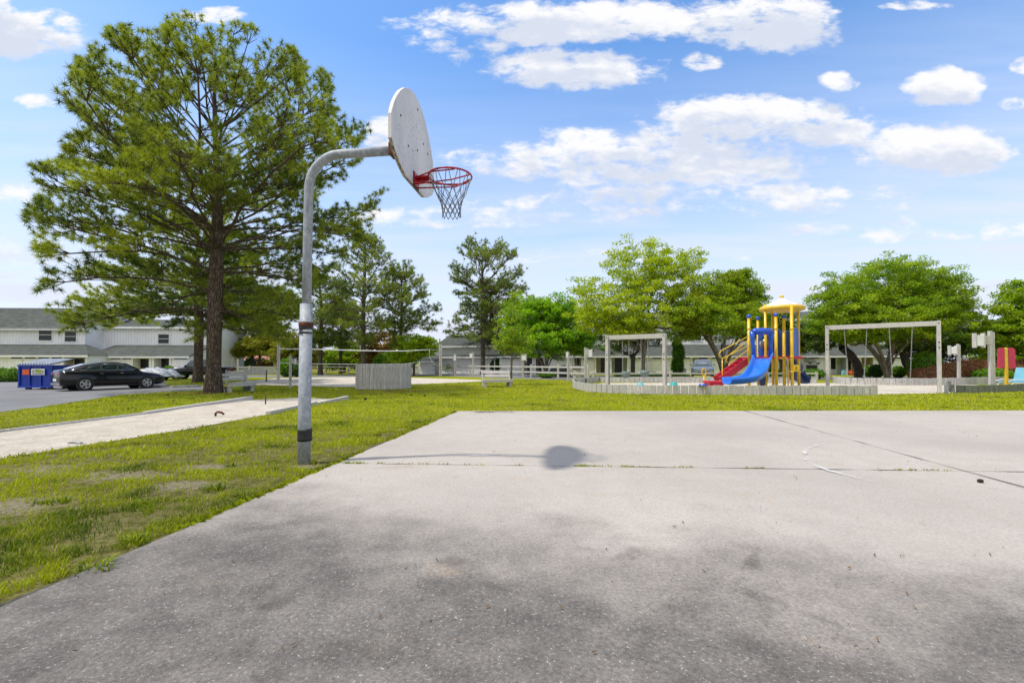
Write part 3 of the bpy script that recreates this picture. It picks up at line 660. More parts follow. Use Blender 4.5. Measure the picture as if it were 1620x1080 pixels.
# fan backboard
bz = hp.z
out = []
zt = [(-.30,3.02),(.30,3.02),(.46,3.075),(.60,3.15),(.685,3.23),(.69,3.46)]
out += zt
for i in range(1, 15):
    an = i/15*math.pi; out.append((.69*math.cos(an)**1 if 1 else 0, 3.46+.565*math.sin(an)**1.6))
out += [(-.69,3.46),(-.685,3.23),(-.60,3.15),(-.46,3.075)]
th = .038
Mb = Matrix((( b_dir.x, 0, a_dir.x, BC.x), (b_dir.y, 0, a_dir.y, BC.y), (0, 1, 0, -bz), (0,0,0,1)))
m = MB(); m.prism(out, th, Mb @ Matrix.Translation((0,0,-th)))
board = m.build('backboard', [M['board'], M['board_edge']], hoop)
for p in board.data.polygons:
    if abs((p.normal).dot(a_dir)) < .5 and p.center.z < 3.30-bz: p.material_index = 1
bm_ = board.modifiers.new('bevel', 'BEVEL'); bm_.width = .005; bm_.segments = 2; bm_.limit_method = 'ANGLE'; bm_.angle_limit = R(50)
for s, z in ((-.05,3.90),(-.42,3.58),(.46,3.56),(-.05,3.45),(-.26,3.62),(.24,3.36)):
    p = BC+b_dir*s+Vector((0,0,z-bz)); MB().tube([p, p+a_dir*.006], .011, 8).build('bolt', M['blackplastic'], board)
RC = BC+a_dir*(.385)+Vector((0,0,3.118-bz)); RR = .232
m = MB(); m.tube([RC+Vector((math.cos(t)*RR, math.sin(t)*RR, 0)) for t in [2*math.pi*i/40 for i in range(40)]], .010, 8, closed=True)
pl = BC+Vector((0,0,3.118-bz))
m.box(pl+a_dir*.01+Vector((0,0,-.03)), (.012,.14,.13), rot=rotA); m.box(pl+a_dir*.075+Vector((0,0,.0)), (.14,.11,.012), rot=rotA); m.box(pl+a_dir*.075+Vector((0,0,-.022)), (.14,.012,.035), rot=rotA)
for s in (-1, 1):
    m.tube([pl+b_dir*s*.055+a_dir*.01+Vector((0,0,-.015)), pl+b_dir*s*.17+a_dir*.22+Vector((0,0,-.008)), RC+b_dir*s*.20+a_dir*.10+Vector((0,0,-.008))], .008, 8)
    m.tube([pl+b_dir*s*.055+a_dir*.01+Vector((0,0,-.085)), pl+b_dir*s*.10+a_dir*.42+Vector((0,0,-.075)), RC+b_dir*s*.05+a_dir*(RR-.01)+Vector((0,0,-.012))], .008, 8)
rim = m.build('rim', M['red'], hoop)
m = MB(); m.box(pl+a_dir*.003+Vector((0,0,-.035)), (.010,.17,.17), rot=rotA); m.build('mounting_plate', M['blackplastic'], rim)
# net: long loops, then a diamond mesh drawn in to the bottom
m = MB(); K = 12; sway = Vector((.010, .0, 0))
def ringpt(k, z, r): a = 2*math.pi*k/K; return RC+Vector((math.cos(a)*r, math.sin(a)*r, z))+sway*(-z*4)
prof = [(0,.228),(-.015,.226),(-.17,.165),(-.235,.135),(-.29,.112),(-.345,.100),(-.395,.096),(-.44,.100)]
for k in range(K):
    a = [ringpt(k, .012, .232), ringpt(k+.12, -.02, .226), ringpt(k+.46, -.17, .165)]; b = [ringpt(k, .012, .232), ringpt(k-.12, -.02, .226), ringpt(k-.46, -.17, .165)]
    m.tube(a, .0042, 5, cap=False); m.tube(b, .0042, 5, cap=False)
lv = prof[2:]
for i in range(len(lv)-1):
    o0 = .5 if i % 2 == 0 else 0.0
    for k in range(K):
        A = ringpt(k+o0, *lv[i]); j = random.uniform(-.008, .008)
        for s in (-.5, .5): m.tube([A, ringpt(k+o0+s, lv[i+1][0]+(j if i == len(lv)-2 else 0), lv[i+1][1])], .0042, 5, cap=False)
        m.ball(A, .0075, 6)
m.build('net', M['net'], rim)
# ------------------------------------------------------------------ trees
def frusta(pos, par, rad, n, name, mat, parent):
    pos = np.asarray(pos); par = np.asarray(par); rad = np.asarray(rad)
    e = np.nonzero(par >= 0)[0]; A = pos[par[e]]; B = pos[e]; ra = np.minimum(rad[par[e]], rad[e]*1.5+.004); rb = rad[e]
    # the continuing (thickest) child keeps its parent's radius
    best = {}
    for i, c in enumerate(e):
        p = par[c]
        if p not in best or rad[c] > rad[e[best[p]]]: best[p] = i
    idx = np.array(list(best.values())); ra[idx] = rad[par[e[idx]]]
    d = B-A; L = np.linalg.norm(d, axis=1, keepdims=True)+1e-9; t = d/L
    up = np.where(np.abs(t[:,2:3]) < .9, np.array([[0,0,1.]]), np.array([[1.,0,0]])); u = np.cross(t, up); u /= np.linalg.norm(u, axis=1, keepdims=True)+1e-9; w = np.cross(t, u)
    an = np.arange(n)*2*np.pi/n; c = np.cos(an)[None,:,None]; s = np.sin(an)[None,:,None]
    ringv = u[:,None,:]*c+w[:,None,:]*s
    V0 = A[:,None,:]+ringv*ra[:,None,None]; V1 = B[:,None,:]+t[:,None,:]*rb[:,None,None]*.35+ringv*rb[:,None,None]
    V = np.concatenate([V0, V1], 1).reshape(-1, 3); m = len(e); b = (np.arange(m)*2*n)[:,None]
    k = np.arange(n); k2 = (k+1) % n; q = np.stack([k, k2, n+k2, n+k], 1)
    Fc = (b[:,:,None]+q[None]).reshape(-1, 4)
    return np_mesh(name, V, Fc, mat, parent, smooth=True)
def pipe(par, n, tipr, base, e=2.3):
    acc = np.zeros(n); has = np.zeros(n, bool)
    r = np.zeros(n)
    for i in range(n-1, -1, -1):
        r[i] = max(acc[i], tipr**e)
        if par[i] >= 0: acc[par[i]] += r[i]
    r = r**(1/e)
    k = math.log(base/tipr)/math.log(max(r[0]/tipr, 1.01)); return tipr*(r/tipr)**k
def tufts(C, D, nper, length, width, tint, rng, fan=1.0):
    C = np.asarray(C); D = np.asarray(D); n = len(C)
    c = np.repeat(C, nper, 0); d = np.repeat(D, nper, 0); N = n*nper
    v = rng.normal(size=(N, 3)); v /= np.linalg.norm(v, axis=1, keepdims=True); v = d*.38+v*fan; v /= np.linalg.norm(v, axis=1, keepdims=True)
    L = length*(.7+.5*rng.random((N, 1))); sd = np.cross(v, rng.normal(size=(N, 3))); sd /= np.linalg.norm(sd, axis=1, keepdims=True)
    st = c+d*(rng.random((N, 1))-.6)*length*.38
    V = np.stack([st-sd*width/2, st+sd*width/2, st+v*L+np.array([[0,0,-.12]])*L], 1).reshape(-1, 3)
    Fc = np.arange(N*3).reshape(-1, 3); t = np.repeat(np.clip(np.repeat(tint, nper)+rng.normal(size=N)*.12, 0, 1.2), 3)
    return V, Fc, t
def pine(name, label, cat, loc, height, prof, trunk_r, nlimb, zlow, seed, tl=.19, tw=.013, nper=24, k=1.0, group=None, matn='needle', barkm='bark', lean=(0,0), zmin_branch=.22, dens=1.0, sides=8, outline=()):
    """prof: list of (z, left, right) crown half-widths"""
    rng = np.random.default_rng(seed); rr = random.Random(seed)
    root = thing(name, label, cat, loc, group=group)
    zs = [p[0] for p in prof]; Ls = [p[1] for p in prof]; Rs = [p[2] for p in prof]
    def RAD(z, az):
        l = max(.3, np.interp(z, zs, Ls)); r_ = max(.3, np.interp(z, zs, Rs)); m_ = (l+r_)/2*.80; c = math.cos(az)
        return m_*(1-abs(c))+(r_ if c > 0 else l)*abs(c)
    rows = sorted((r_[0], r_[1], r_[2]) for r_ in outline); rv = [q[0] for q in rows]; rl = [q[1] for q in rows]; rw = [q[2] for q in rows]; LO = Vector(loc); wsc = (max(rw)-min(rl))/585   # ragged outline
    def outside(p, mg=0.0):                      # how far a twig sticks out of the crown's silhouette, in photo pixels
        w = LO+Vector(p); v = 575-(w.z-CH)/w.y*F; u = 810+w.x/w.y*F
        return max(rv[0]-v, np.interp(v, rv, rl)-u, u-np.interp(v, rv, rw), (v-rv[-1])*.5)-mg+wsc*(9+13*math.sin(u*.062+v*.045+seed)+11*math.sin(v*.095-u*.035))
    pos = []; par = []; NT_ = 18; ztop = height*.93
    for i in range(NT_):
        t = i/(NT_-1); pos.append(Vector((lean[0]*t+.10*math.sin(t*7+seed)*t, lean[1]*t+.10*math.cos(t*5+seed)*t, ztop*t-.15*(i == 0)))); par.append(i-1)
    TC = []; TD = []; TT = []
    def addn(p, q): pos.append(p); par.append(q); return len(pos)-1
    def sub(i0, d0, L, depth):
        # a spray: little axis with side twigs each ending in a needle tuft
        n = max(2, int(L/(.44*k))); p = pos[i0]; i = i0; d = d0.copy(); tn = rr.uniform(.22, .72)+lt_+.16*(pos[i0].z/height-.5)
        for q in range(n):
            d = (d+Vector((rr.gauss(0,.16), rr.gauss(0,.16), rr.gauss(.06,.12)))).normalized(); p = p+d*(L/n); i = addn(p, i)
            for s in (-1, 1):
                if rr.random() < .85*dens:
                    sd = (d*.7+d.cross(Vector((0,0,1)))*s*rr.uniform(.5,1.1)+Vector((0,0,rr.uniform(-.1,.5)))).normalized(); l = rr.uniform(.20,.46)*k
                    e = addn(p+sd*l, i); TC.append(tuple(p+sd*l)); TD.append(tuple((sd+Vector((0,0,.35))).normalized())); TT.append(tn+rr.gauss(0,.12))
                    if rr.random() < .35: TC.append(tuple(p+sd*l*.5)); TD.append(tuple(sd)); TT.append(tn-.12)
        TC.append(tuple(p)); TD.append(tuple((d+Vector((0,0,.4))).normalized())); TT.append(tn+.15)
    zr = (zlow, height*.985)
    for li in range(nlimb):
        f = (li+.5)/nlimb; inner = li % 4 == 3
        zt = zr[0]+(zr[1]-zr[0])*(f**1.0)+rr.uniform(-.25,.25)*k; azm = li*2.39996+rr.uniform(-.35,.35)
        L = RAD(zt, azm)*(rr.uniform(.42,.62) if inner else rr.uniform(.86,1.03))
        for _ in range(30):
            if L < .3 or outside((math.cos(azm)*L, math.sin(azm)*L, zt), -rr.uniform(10,52 if L > 2 else 30)*(.6 if k > 1.2 else 1)) <= 0: break
            if rv[0] > 575-(LO.z+zt-CH)/(LO.y+math.sin(azm)*L)*F-14: zt -= .25
            L *= .94
        L = max(L, .3)
        if tl < .24 and math.sin(azm) < .2 and zt < height*.40 and li % 4: continue
        zf = (zt-zr[0])/(zr[1]-zr[0]); lt_ = rr.gauss(0,.20); ang = np.interp(zf, [0,.25,.5,.75,1], [-12,6,20,34,58]); rise = L*math.tan(R(float(ang)))
        z0 = min(max(zt-rise, height*zmin_branch), ztop*.985); ti = min(NT_-1, max(1, int(round(z0/ztop*(NT_-1))))); p0 = pos[ti]
        tip = Vector((math.cos(azm)*L+p0.x*.3, math.sin(azm)*L+p0.y*.3, zt)); nseg = max(4, int(L/.8)); i = ti; chain = []
        side = Vector((-math.sin(azm), math.cos(azm), 0)); wb = rr.uniform(-.10,.10)*L; arch = rr.uniform(.03,.10)*L*(1 if zf < .5 else -.6)
        for q in range(1, nseg+1):
            t = q/nseg; p = p0.lerp(tip, t)+side*wb*math.sin(t*3.1)+Vector((rr.gauss(0,.05)*k, rr.gauss(0,.05)*k, arch*math.sin(t*math.pi)+rr.gauss(0,.05)*k)); i = addn(p, i); chain.append((i, t))
        for ci, (i, t) in enumerate(chain):
            if t < .40 and L > 1.5: continue
            d = (pos[i]-pos[par[i]]).normalized(); m_ = 2 if L > 2 else 1
            for s in (-1, 1):
                for _ in range(m_):
                    if rr.random() < .9*dens:
                        sd = (d*rr.uniform(.35,1.0)+d.cross(Vector((0,0,1))).normalized()*s*rr.uniform(.6,1.1)+Vector((0,0,rr.uniform(-.12,.55)))).normalized()
                        sub(i, sd, min(1.5*k, (.17+.13*(1-abs(t-.55)*1.6))*L*rr.uniform(.7,1.2)+.3*k), 1)
        for s in (-1, 0, 1):
            sub(i, (d+d.cross(Vector((0,0,1))).normalized()*s*.6+Vector((0,0,rr.uniform(-.1,.35)))).normalized(), rr.uniform(.5,.95)*k, 1)
    keep = [q for q in range(len(TC)) if outside(TC[q]) <= rr.uniform(4, 14)]; TC = [TC[q] for q in keep]; TD = [TD[q] for q in keep]; TT = [TT[q] for q in keep]
    good = np.zeros(len(pos), bool); good[:NT_] = True
    for q in range(len(pos)-1, NT_-1, -1):
        if good[q] or outside(pos[q]) <= 10: good[q] = True
        if good[q]: good[par[q]] = True
    ren = np.cumsum(good)-1; par = [(-1 if par[q] < 0 else int(ren[par[q]])) for q in range(len(pos)) if good[q]]; pos = [pos[q] for q in range(len(pos)) if good[q]]
    n = len(pos); rad = pipe(par, n, .006*k, trunk_r)
    for i in range(NT_):
        t = i/(NT_-1); rad[i] = max(rad[i]*(1-.0*t), trunk_r*(1-t)**.75*.9+.02)
        if i == 0: rad[i] = trunk_r*1.45
        if i == 1: rad[i] = min(rad[i], trunk_r*1.0)
    frusta([tuple(p) for p in pos], par, rad, sides, 'trunk', M[barkm], root)
    V, Fc, t = tufts(TC, TD, nper, tl, tw, np.array(TT), rng)
    np_mesh('crown', V, Fc, M[matn], root, t)
    return root, len(TC)

def grow(loc, name, label, cat, tips, stems, base_r, tipr, leafm, barkm, lsize, nleaf, cr, seed, group=None, bias=.35, flat=.5, sides=6, tintf=None, nseg=3, droop=0.0):
    """stems: list of polylines of trunk points (share the base); tips: crown clump centres. Every tip is joined to the nearest wood."""
    rng = np.random.default_rng(seed); root = thing(name, label, cat, loc, group=group)
    pos = [np.array((0,0,-.1))]; par = [-1]
    for st in stems:
        prev = 0
        for p in st: pos.append(np.array(p, float)); par.append(prev); prev = len(pos)-1
    tips = np.asarray(tips, float); cen = np.array([0, 0, tips[:,2].min()*.6]); order = np.argsort(np.linalg.norm((tips-cen), axis=1))
    P_ = np.zeros((len(pos)+len(tips)*nseg, 3)); n = len(pos); P_[:n] = pos; hgt = np.linalg.norm(P_[:n]-cen, axis=1); Hn = np.zeros(len(P_)); Hn[:n] = hgt
    start = 1
    for ti in order:
        t = tips[ti]; d = P_[start:n]-t; dist = np.sqrt((d**2).sum(1)); below = (P_[start:n,2] > t[2]-.02)*.8
        j = int(np.argmin(dist+below*dist+bias*0))+start; a = P_[j].copy()
        prev = j; off = rng.normal(size=3)*.06*dist[j-start]
        for q in range(1, nseg+1):
            f = q/nseg; p = a*(1-f)+t*f+off*math.sin(f*3.1416)+np.array([0,0,-.10*dist[j-start]*math.sin(f*3.14)]); P_[n] = p; par.append(prev); prev = n; n += 1
    P_ = P_[:n]; rad = pipe(par, n, tipr, base_r, 2.2)
    frusta(P_, par, rad, sides, 'trunk', M[barkm], root)
    m_ = len(tips); N = m_*nleaf; c = np.repeat(tips, nleaf, 0)
    o = rng.normal(size=(N, 3)); o /= np.linalg.norm(o, axis=1, keepdims=True); o *= rng.random((N, 1))**.45*cr; o[:,2] *= flat; o[:,2] -= droop*np.hypot(o[:,0], o[:,1])
    c = c+o; nrm = rng.normal(size=(N, 3))*.75+np.array([0,0,.8]); nrm /= np.linalg.norm(nrm, axis=1, keepdims=True)
    u = np.cross(nrm, rng.normal(size=(N, 3))); u /= np.linalg.norm(u, axis=1, keepdims=True); w = np.cross(nrm, u); s = lsize*(.6+.7*rng.random((N, 1)))
    V = np.stack([c-u*s*.5, c+w*s*.30, c+u*s*.5, c-w*s*.30], 1).reshape(-1, 3); Fc = np.arange(N*4).reshape(-1, 4)
    ct = rng.random(m_)*.75+.05
    if tintf is not None: ct = np.clip(ct+tintf(tips), 0, 1.1)
    t = np.repeat(np.clip(np.repeat(ct, nleaf)+rng.normal(size=N)*.16, 0, 1.2), 4)
    np_mesh('crown', V, Fc, M[leafm], root, t)
    return root
def dome_tips(n, lobes, rng, shell=.55):
    """lobes: (cx, cy, cz, rx, ry, rz) ellipsoids; tips favour the outer shell and gather in sprays"""
    w = np.array([l[3]*l[4]*l[5] for l in lobes])**.67; w /= w.sum(); out = []
    for l, k in zip(lobes, (w*n).astype(int)+1):
        v = rng.normal(size=(k, 3)); v /= np.linalg.norm(v, axis=1, keepdims=True); r = shell+(1-shell)*rng.random((k, 1))**.6
        r = r*(1+rng.normal(size=(k, 1))*.12); out.append(np.array(l[:3])+v*r*np.array(l[3:6]))
    return np.concatenate(out)

# the big pine by the parking lot
bp = G(338, 620.5); S = bp.y/720
prof = []
BIGOUT = ((24,215,365),(36,178,408),(70,128,448),(110,100,500),(160,92,540),(200,104,572),(240,80,572),(262,36,595),(300,44,618),(350,42,600),(385,48,572),(415,52,535),(450,62,505),(490,60,478),(530,78,470),(556,150,470))
for v, l, r_ in BIGOUT:
    prof.append((ZV(v, bp.y)-bp.z, (338-l)*S*1.02, (r_-338)*S*1.02))
prof.sort()
root, cnt = pine('pine_tree', 'huge dark green pine with thick rough trunk beside the parking lot', 'pine tree', bp, ZV(40, bp.y)-bp.z, prof, .29, 112, 2.5, 11, tl=.225, tw=.019, nper=46, outline=BIGOUT, dens=.92, zmin_branch=.23, sides=9, lean=(-.1,.2))
def profpx(loc, rows, uc):
    s = loc.y/720; return sorted([(ZV(v, loc.y)-loc.z, (uc-l)*s, (r_-uc)*s) for v, l, r_ in rows])
FP = 'slender pines beyond the volleyball court'
b2 = G(313, 604.5); B2OUT = ((330,270,350),(370,190,395),(430,120,430),(480,95,468),(530,110,480),(552,180,455))
pine('pine_tree', 'second large pine whose trunk shows just left of the huge one', 'pine tree', b2, ZV(330, b2.y)-b2.z, profpx(b2, B2OUT, 313), .27, 60, 3.2, 12, tl=.25, tw=.026, nper=34, outline=B2OUT, zmin_branch=.25)
for (u, Yd, rt, vt, rows, lb, sd, nl, lo, gr) in (
    (575, 46, .25, 362, ((362,568,584),(385,552,602),(415,535,618),(450,520,640),(480,510,648),(510,500,652),(535,512,645)), 'tall slender pine rising right behind the picket enclosure', 21, 42, 3.2, FP),
    (634, 50, .20, 420, ((420,628,642),(440,612,662),(470,600,684),(500,592,690),(525,600,688),(540,615,670)), 'shorter spreading pine just right of the tall slender one', 22, 28, 3.2, FP),
    (507, 50, .24, 428, ((428,490,522),(455,462,545),(490,445,560),(520,440,565),(545,455,555)), 'dense pine seen immediately right of the hoop pole', 23, 34, 2.8, FP),
    (764, 52, .28, 378, ((378,745,790),(392,728,806),(420,720,822),(450,716,832),(475,728,835),(490,732,822),(515,715,815),(540,700,800),(556,690,785)), 'tall dark pine standing alone left of the bright green maple', 24, 36, 3.4, 'pines between the houses'),
    (777, 56, .24, 440, ((440,765,795),(465,760,838),(500,755,842),(530,760,820),(545,765,800)), 'pine half hidden behind the bright green maple', 25, 22, 3.4, 'pines between the houses'),
    (430, 62, .22, 455, ((455,410,450),(480,385,475),(510,370,490),(535,380,480)), 'distant pine seen between the huge trunk and hoop pole', 26, 22, 3.5, FP),
    (400, 58, .20, 480, ((480,385,415),(505,360,440),(530,355,445),(548,370,430)), 'distant pine nearest the huge trunk on its right', 27, 18, 3.2, FP),
    (539, 56, .20, 470, ((470,530,550),(495,512,566),(520,505,572),(545,515,560)), 'small pine between the hoop pole and tall slender pine', 28, 18, 3.0, FP)):
    gnd = H(Yd); loc = Vector((XAT(u, Yd), Yd, gnd)); k = Yd/26
    pine('pine_tree', lb, 'pine tree', loc, ZV(vt, Yd)-gnd, profpx(loc, rows, u), rt, nl, lo, sd, outline=rows, tl=.33*Yd/46, tw=.042*Yd/46, nper=22, k=k, group=gr, matn='needle_far', barkm='bark_far', zmin_branch=.2, dens=.85, sides=6)

def tree_px(u, Yd, lobes_px, **k):
    """lobes in photo pixels (u, v, half width, half height, depth offset in metres)"""
    s = Yd/720; gnd = H(Yd); loc = Vector((XAT(u, Yd), Yd, gnd)); L = []
    for (lu, lv, hw, hh, dy) in lobes_px: L.append(((lu-u)*s, dy, ZV(lv, Yd)-gnd, hw*s, max(hw*s*.75, .5) if 'depth' not in k else k['depth'], hh*s))
    return loc, L
def stemset(n, hgt, spread, rng, base=.12, curve=.5, first=.18):
    out = []
    for i in range(n):
        a = i*2.4+rng.random()*.6; r_ = spread*(.6+.5*rng.random()); st = []
        for f in (.06, .2, .38, .58, .8, 1.0): st.append((math.cos(a)*(base*f**.5+r_*f**2), math.sin(a)*(base*f**.5+r_*f**2), hgt*f))
        out.append(st)
    return out
r1 = np.random.default_rng(31)
# honey locust: trunk, forked limbs, airy yellow-green sprays
loc, L = tree_px(1017, 38, ((1012,420,62,52,0),(958,468,58,38,.5),(1060,440,62,44,-.3),(1010,490,85,44,-.8),(938,505,40,26,0),(1092,412,32,22,.4),(990,520,60,24,.8)))
tp = dome_tips(820, L, r1, .25)
st = [[(0,0,1.0),(.05,0,2.2),(.0,.1,3.2),(-.4,.2,4.6),(-1.2,.3,6.2)],[(.02,.02,1.1),(.1,0,2.3),(.25,-.1,3.3),(.9,-.2,4.8),(1.6,0,6.8)],[(0,0,1.05),(0,.05,2.4),(.1,.3,4.0),(.2,.5,6.5),(.1,.3,8.8)],[(0,0,1.0),(-.1,-.1,2.4),(-.9,-.3,3.8),(-2.2,-.5,5.0)]]
grow(loc, 'locust_tree', 'tall airy yellow green tree with bare twiggy edges behind the small swing frame', 'tree', tp, st, .27, .010, 'leaf_locust', 'bark_grey', .17, 60, .62, 31, bias=.3, flat=.38, droop=.15)
loc2 = Vector((XAT(1001, 40), 40, H(40)))
L = tree_px(1001, 40, ((985,545,40,18,0),(1020,528,46,20,.6),(985,515,36,16,0)))[1]
grow(loc2, 'cedar_tree', 'dark green tree with dark trunk left of the yellow green tree trunk', 'tree', dome_tips(110, L, r1, .3), [[(0,0,1),(.05,0,2),(.1,0,2.8)]], .20, .015, 'leaf_dark', 'bark_far', .17, 60, .5, 32, flat=.5)
# crepe myrtles: fans of bare stems under a dome
loc, L = tree_px(1145, 36, ((1148,462,50,34,0),(1098,490,42,34,0),(1188,482,34,36,.3),(1140,505,74,34,-.4),(1170,440,24,16,0),(1080,520,26,20,0),(1200,520,20,22,0)))
tp = dome_tips(1000, L, r1, .35)
grow(loc, 'myrtle_tree', 'fan shaped myrtle tree with many bare stems left of the yellow playset', 'tree', tp, stemset(9, 3.3, 1.5, r1, base=.16), .30, .010, 'leaf_myrtle', 'bark_grey', .145, 84, .50, 33, flat=.55)
loc, L = tree_px(1403, 35, ((1410,448,85,38,0),(1345,480,66,36,0),(1470,470,66,36,0),(1400,500,100,38,-.5),(1505,495,38,26,.3),(1318,515,38,20,0),(1440,520,66,22,.5),(1370,530,50,14,0)))
tp = dome_tips(1700, L, r1, .40)
grow(loc, 'myrtle_tree', 'broad round topped green tree with forked stems behind the large swing frame', 'tree', tp, stemset(8, 2.8, 1.6, r1, base=.12), .32, .010, 'leaf_dome', 'bark_grey', .145, 80, .50, 34, flat=.55)
# maple
loc, L = tree_px(864, 44, ((850,512,52,40,0),(890,520,54,38,0),(868,540,74,26,-.5),(800+25,500,36,34,.5),(915,545,28,20,0),(880,487,40,22,0)))
tp = dome_tips(620, L, r1, .45)
grow(loc, 'maple_tree', 'rounded vivid green maple with forked stems in front of the houses', 'tree', tp, stemset(8, 3.2, 1.9, r1), .30, .012, 'leaf_maple', 'bark_grey', .22, 60, .56, 35, flat=.55)
loc = G(809, 608.5); Yd = loc.y
L = tree_px(809, Yd, ((808,520,27,36,0),(800,545,27,18,0),(825,548,26,16,0),(812,478,16,22,0)))[1]
grow(loc, 'young_tree', 'thin young lime green tree growing beside the wooden bench', 'tree', dome_tips(170, L, r1, .2), [[(0,0,.8),(.03,0,1.5),(0,.02,2.4),(.02,0,3.4)]], .065, .007, 'leaf_young', 'bark_grey', .13, 22, .30, 36, flat=.6)
# right edge tree
loc, L = tree_px(1655, 34, ((1650,470,60,36,0),(1610,500,46,34,0),(1690,500,60,40,0),(1640,530,90,30,-.3),(1580,530,34,16,0)))
grow(loc, 'evergreen_tree', 'dense green tree cut off by the right frame edge', 'tree', dome_tips(800, L, r1, .45), stemset(5, 3.2, 2.0, r1), .3, .012, 'leaf_dome', 'bark_grey', .18, 66, .50, 37, flat=.45)
for (u, Yd, lob, nt_, st, lm, lb, br, sd) in (
    (1357, 40, ((1330,525,44,17,0),(1300,545,20,14,0),(1350,510,36,16,0),(1290,520,22,16,.5)), 210, [[(.1,0,.6),(-.1,0,1.3),(-.6,0,2.0),(-1.3,0,2.6)]], 'leaf_dark', 'dark leaning windswept juniper left of the broad round topped tree', .32, 41),
    (1448, 39, ((1465,535,56,26,0),(1520,515,42,26,0),(1500,552,42,16,0),(1425,545,26,16,0),(1540,540,26,12,.4)), 330, [[(-.3,0,.6),(-.8,0,1.3),(-1.0,0,2.1),(.3,.2,2.9)]], 'leaf_dark', 'dark juniper with slanting trunk right of the broad round topped tree', .30, 42),
    (1590, 44, ((1595,560,44,16,0),(1560,575,24,10,0),(1545,545,22,14,0)), 170, [[(0,0,.8),(0,0,1.4)]], 'leaf_dome', 'low green tree behind the tall box topped post', .2, 43),
    (655, 46, ((655,550,30,20,0),(675,545,20,14,0),(640,565,24,14,0)), 170, [[(0,0,.8),(.1,0,1.5)]], 'leaf_dome', 'small round green tree left of the grey end house', .12, 44),
    (610, 58, ((605,545,34,20,0),(628,560,30,18,0),(590,565,28,16,0)), 160, [[(0,0,1),(.1,0,2)]], 'leaf_orange', 'small orange tinted tree behind the slender pines', .15, 45),
    (472, 54, ((470,545,24,20,0),(450,560,28,18,0),(490,560,22,14,0)), 180, [[(0,0,1),(.1,0,2)]], 'leaf_yellow', 'bright yellow green tree seen right behind the hoop pole', .15, 46),
    (410, 56, ((412,545,34,14,0),(385,550,26,14,0),(435,552,20,12,0)), 170, [[(0,0,1),(.1,0,2)]], 'leaf_yellow', 'yellow green tree under the distant pines', .15, 47),
    (545, 62, ((545,560,30,22,0),(570,570,26,14,0),(520,572,24,14,0)), 160, [[(0,0,1),(.1,0,2)]], 'leaf_dome', 'mid green tree behind the fence left of the picket enclosure', .2, 49),
    (1236, 46, ((1236,510,26,22,0),(1262,540,24,22,0),(1230,545,20,22,0)), 170, [[(0,0,1),(.1,0,2.4)]], 'leaf_dark', 'dark tree standing behind the yellow playset', .18, 50),
    (500, 110, ((480,565,60,12,0),(560,566,60,11,0),(620,567,40,10,0),(420,566,50,11,0)), 260, [[(0,0,1),(.1,0,2.4)]], 'leaf_dark', 'low dark treeline far behind the slender pines', .3, 51),
    (700, 85, ((735,560,40,14,0),(800,560,40,14,0),(690,566,30,10,0)), 200, [[(0,0,1),(.1,0,2.4)]], 'leaf_dark', 'far dark tree between the end house and the long row', .3, 52)):
    loc, L = tree_px(u, Yd, lob); st = [[(p[0]*Yd/40, p[1], p[2]*Yd/40) for p in s_] for s_ in st]
    grow(loc, 'juniper_tree' if 'juniper' in lb else 'small_tree', lb, 'tree', dome_tips(int(nt_*1.3), L, r1, .35), st, br, .015, lm, 'bark_far', .19*Yd/42, 56, .5*Yd/42, sd, flat=.5)
def gp_at(u, Yd): return Vector((XAT(u, Yd), Yd, H(Yd)))
# ------------------------------------------------------------------ bushes and hedges
def bush_mesh(name, label, cat, lobes, n, ls, matn, seed, group=None, loc=(0,0,0), thick=.12):
    rng = np.random.default_rng(seed); root = thing(name, label, cat, loc, group=group); m = MB(); C = []; Nn = []
    w = np.array([l[3]*l[5]+l[4]*l[5] for l in lobes]); w = w/w.sum()
    for l, k in zip(lobes, (w*n).astype(int)+1):
        m.ball(l[:3], tuple(q*.86 for q in l[3:6]), 12); v = rng.normal(size=(k, 3)); v[:,2] = np.where(v[:,2] < -.35, -v[:,2], v[:,2]); v /= np.linalg.norm(v, axis=1, keepdims=True)
        rr_ = 1+rng.normal(size=(k, 1))*.045-thick*rng.random((k, 1))+.06*np.sin(v[:,:1]*9+v[:,1:2]*7+v[:,2:]*8); C.append(np.array(l[:3])+v*rr_*np.array(l[3:6])); Nn.append(v)
    m.build('branches', M['core_red' if matn == 'barberry' else 'core_green'], root)
    c = np.concatenate(C); nn = np.concatenate(Nn); N = len(c); nn = nn+rng.normal(size=(N, 3))*.7; nn /= np.linalg.norm(nn, axis=1, keepdims=True)
    u = np.cross(nn, rng.normal(size=(N, 3))); u /= np.linalg.norm(u, axis=1, keepdims=True); ww = np.cross(nn, u); s = ls*(.6+.8*rng.random((N, 1)))
    V = np.stack([c-u*s*.5, c+ww*s*.35, c+u*s*.5, c-ww*s*.35], 1).reshape(-1, 3)
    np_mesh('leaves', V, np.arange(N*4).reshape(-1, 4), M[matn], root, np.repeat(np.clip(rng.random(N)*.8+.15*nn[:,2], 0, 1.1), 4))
    return root
def bush_px(u, vt, vb, hw, label, matn='bush', n=1500, seed=0, Yd=None, group='clipped bushes by the houses', name='bush', depth=None):
    g = G(u, vb); Yd = Yd or g.y; gz = H(Yd); s = Yd/720; hh = (ZV(vt, Yd)-gz); loc = Vector((XAT(u, Yd), Yd, gz))
    return bush_mesh(name, label, 'bush', [(0,0,hh*.45,hw*s,depth or hw*s,hh*.57)], int(n*1.5), .09*Yd/30, matn, seed, group, loc)
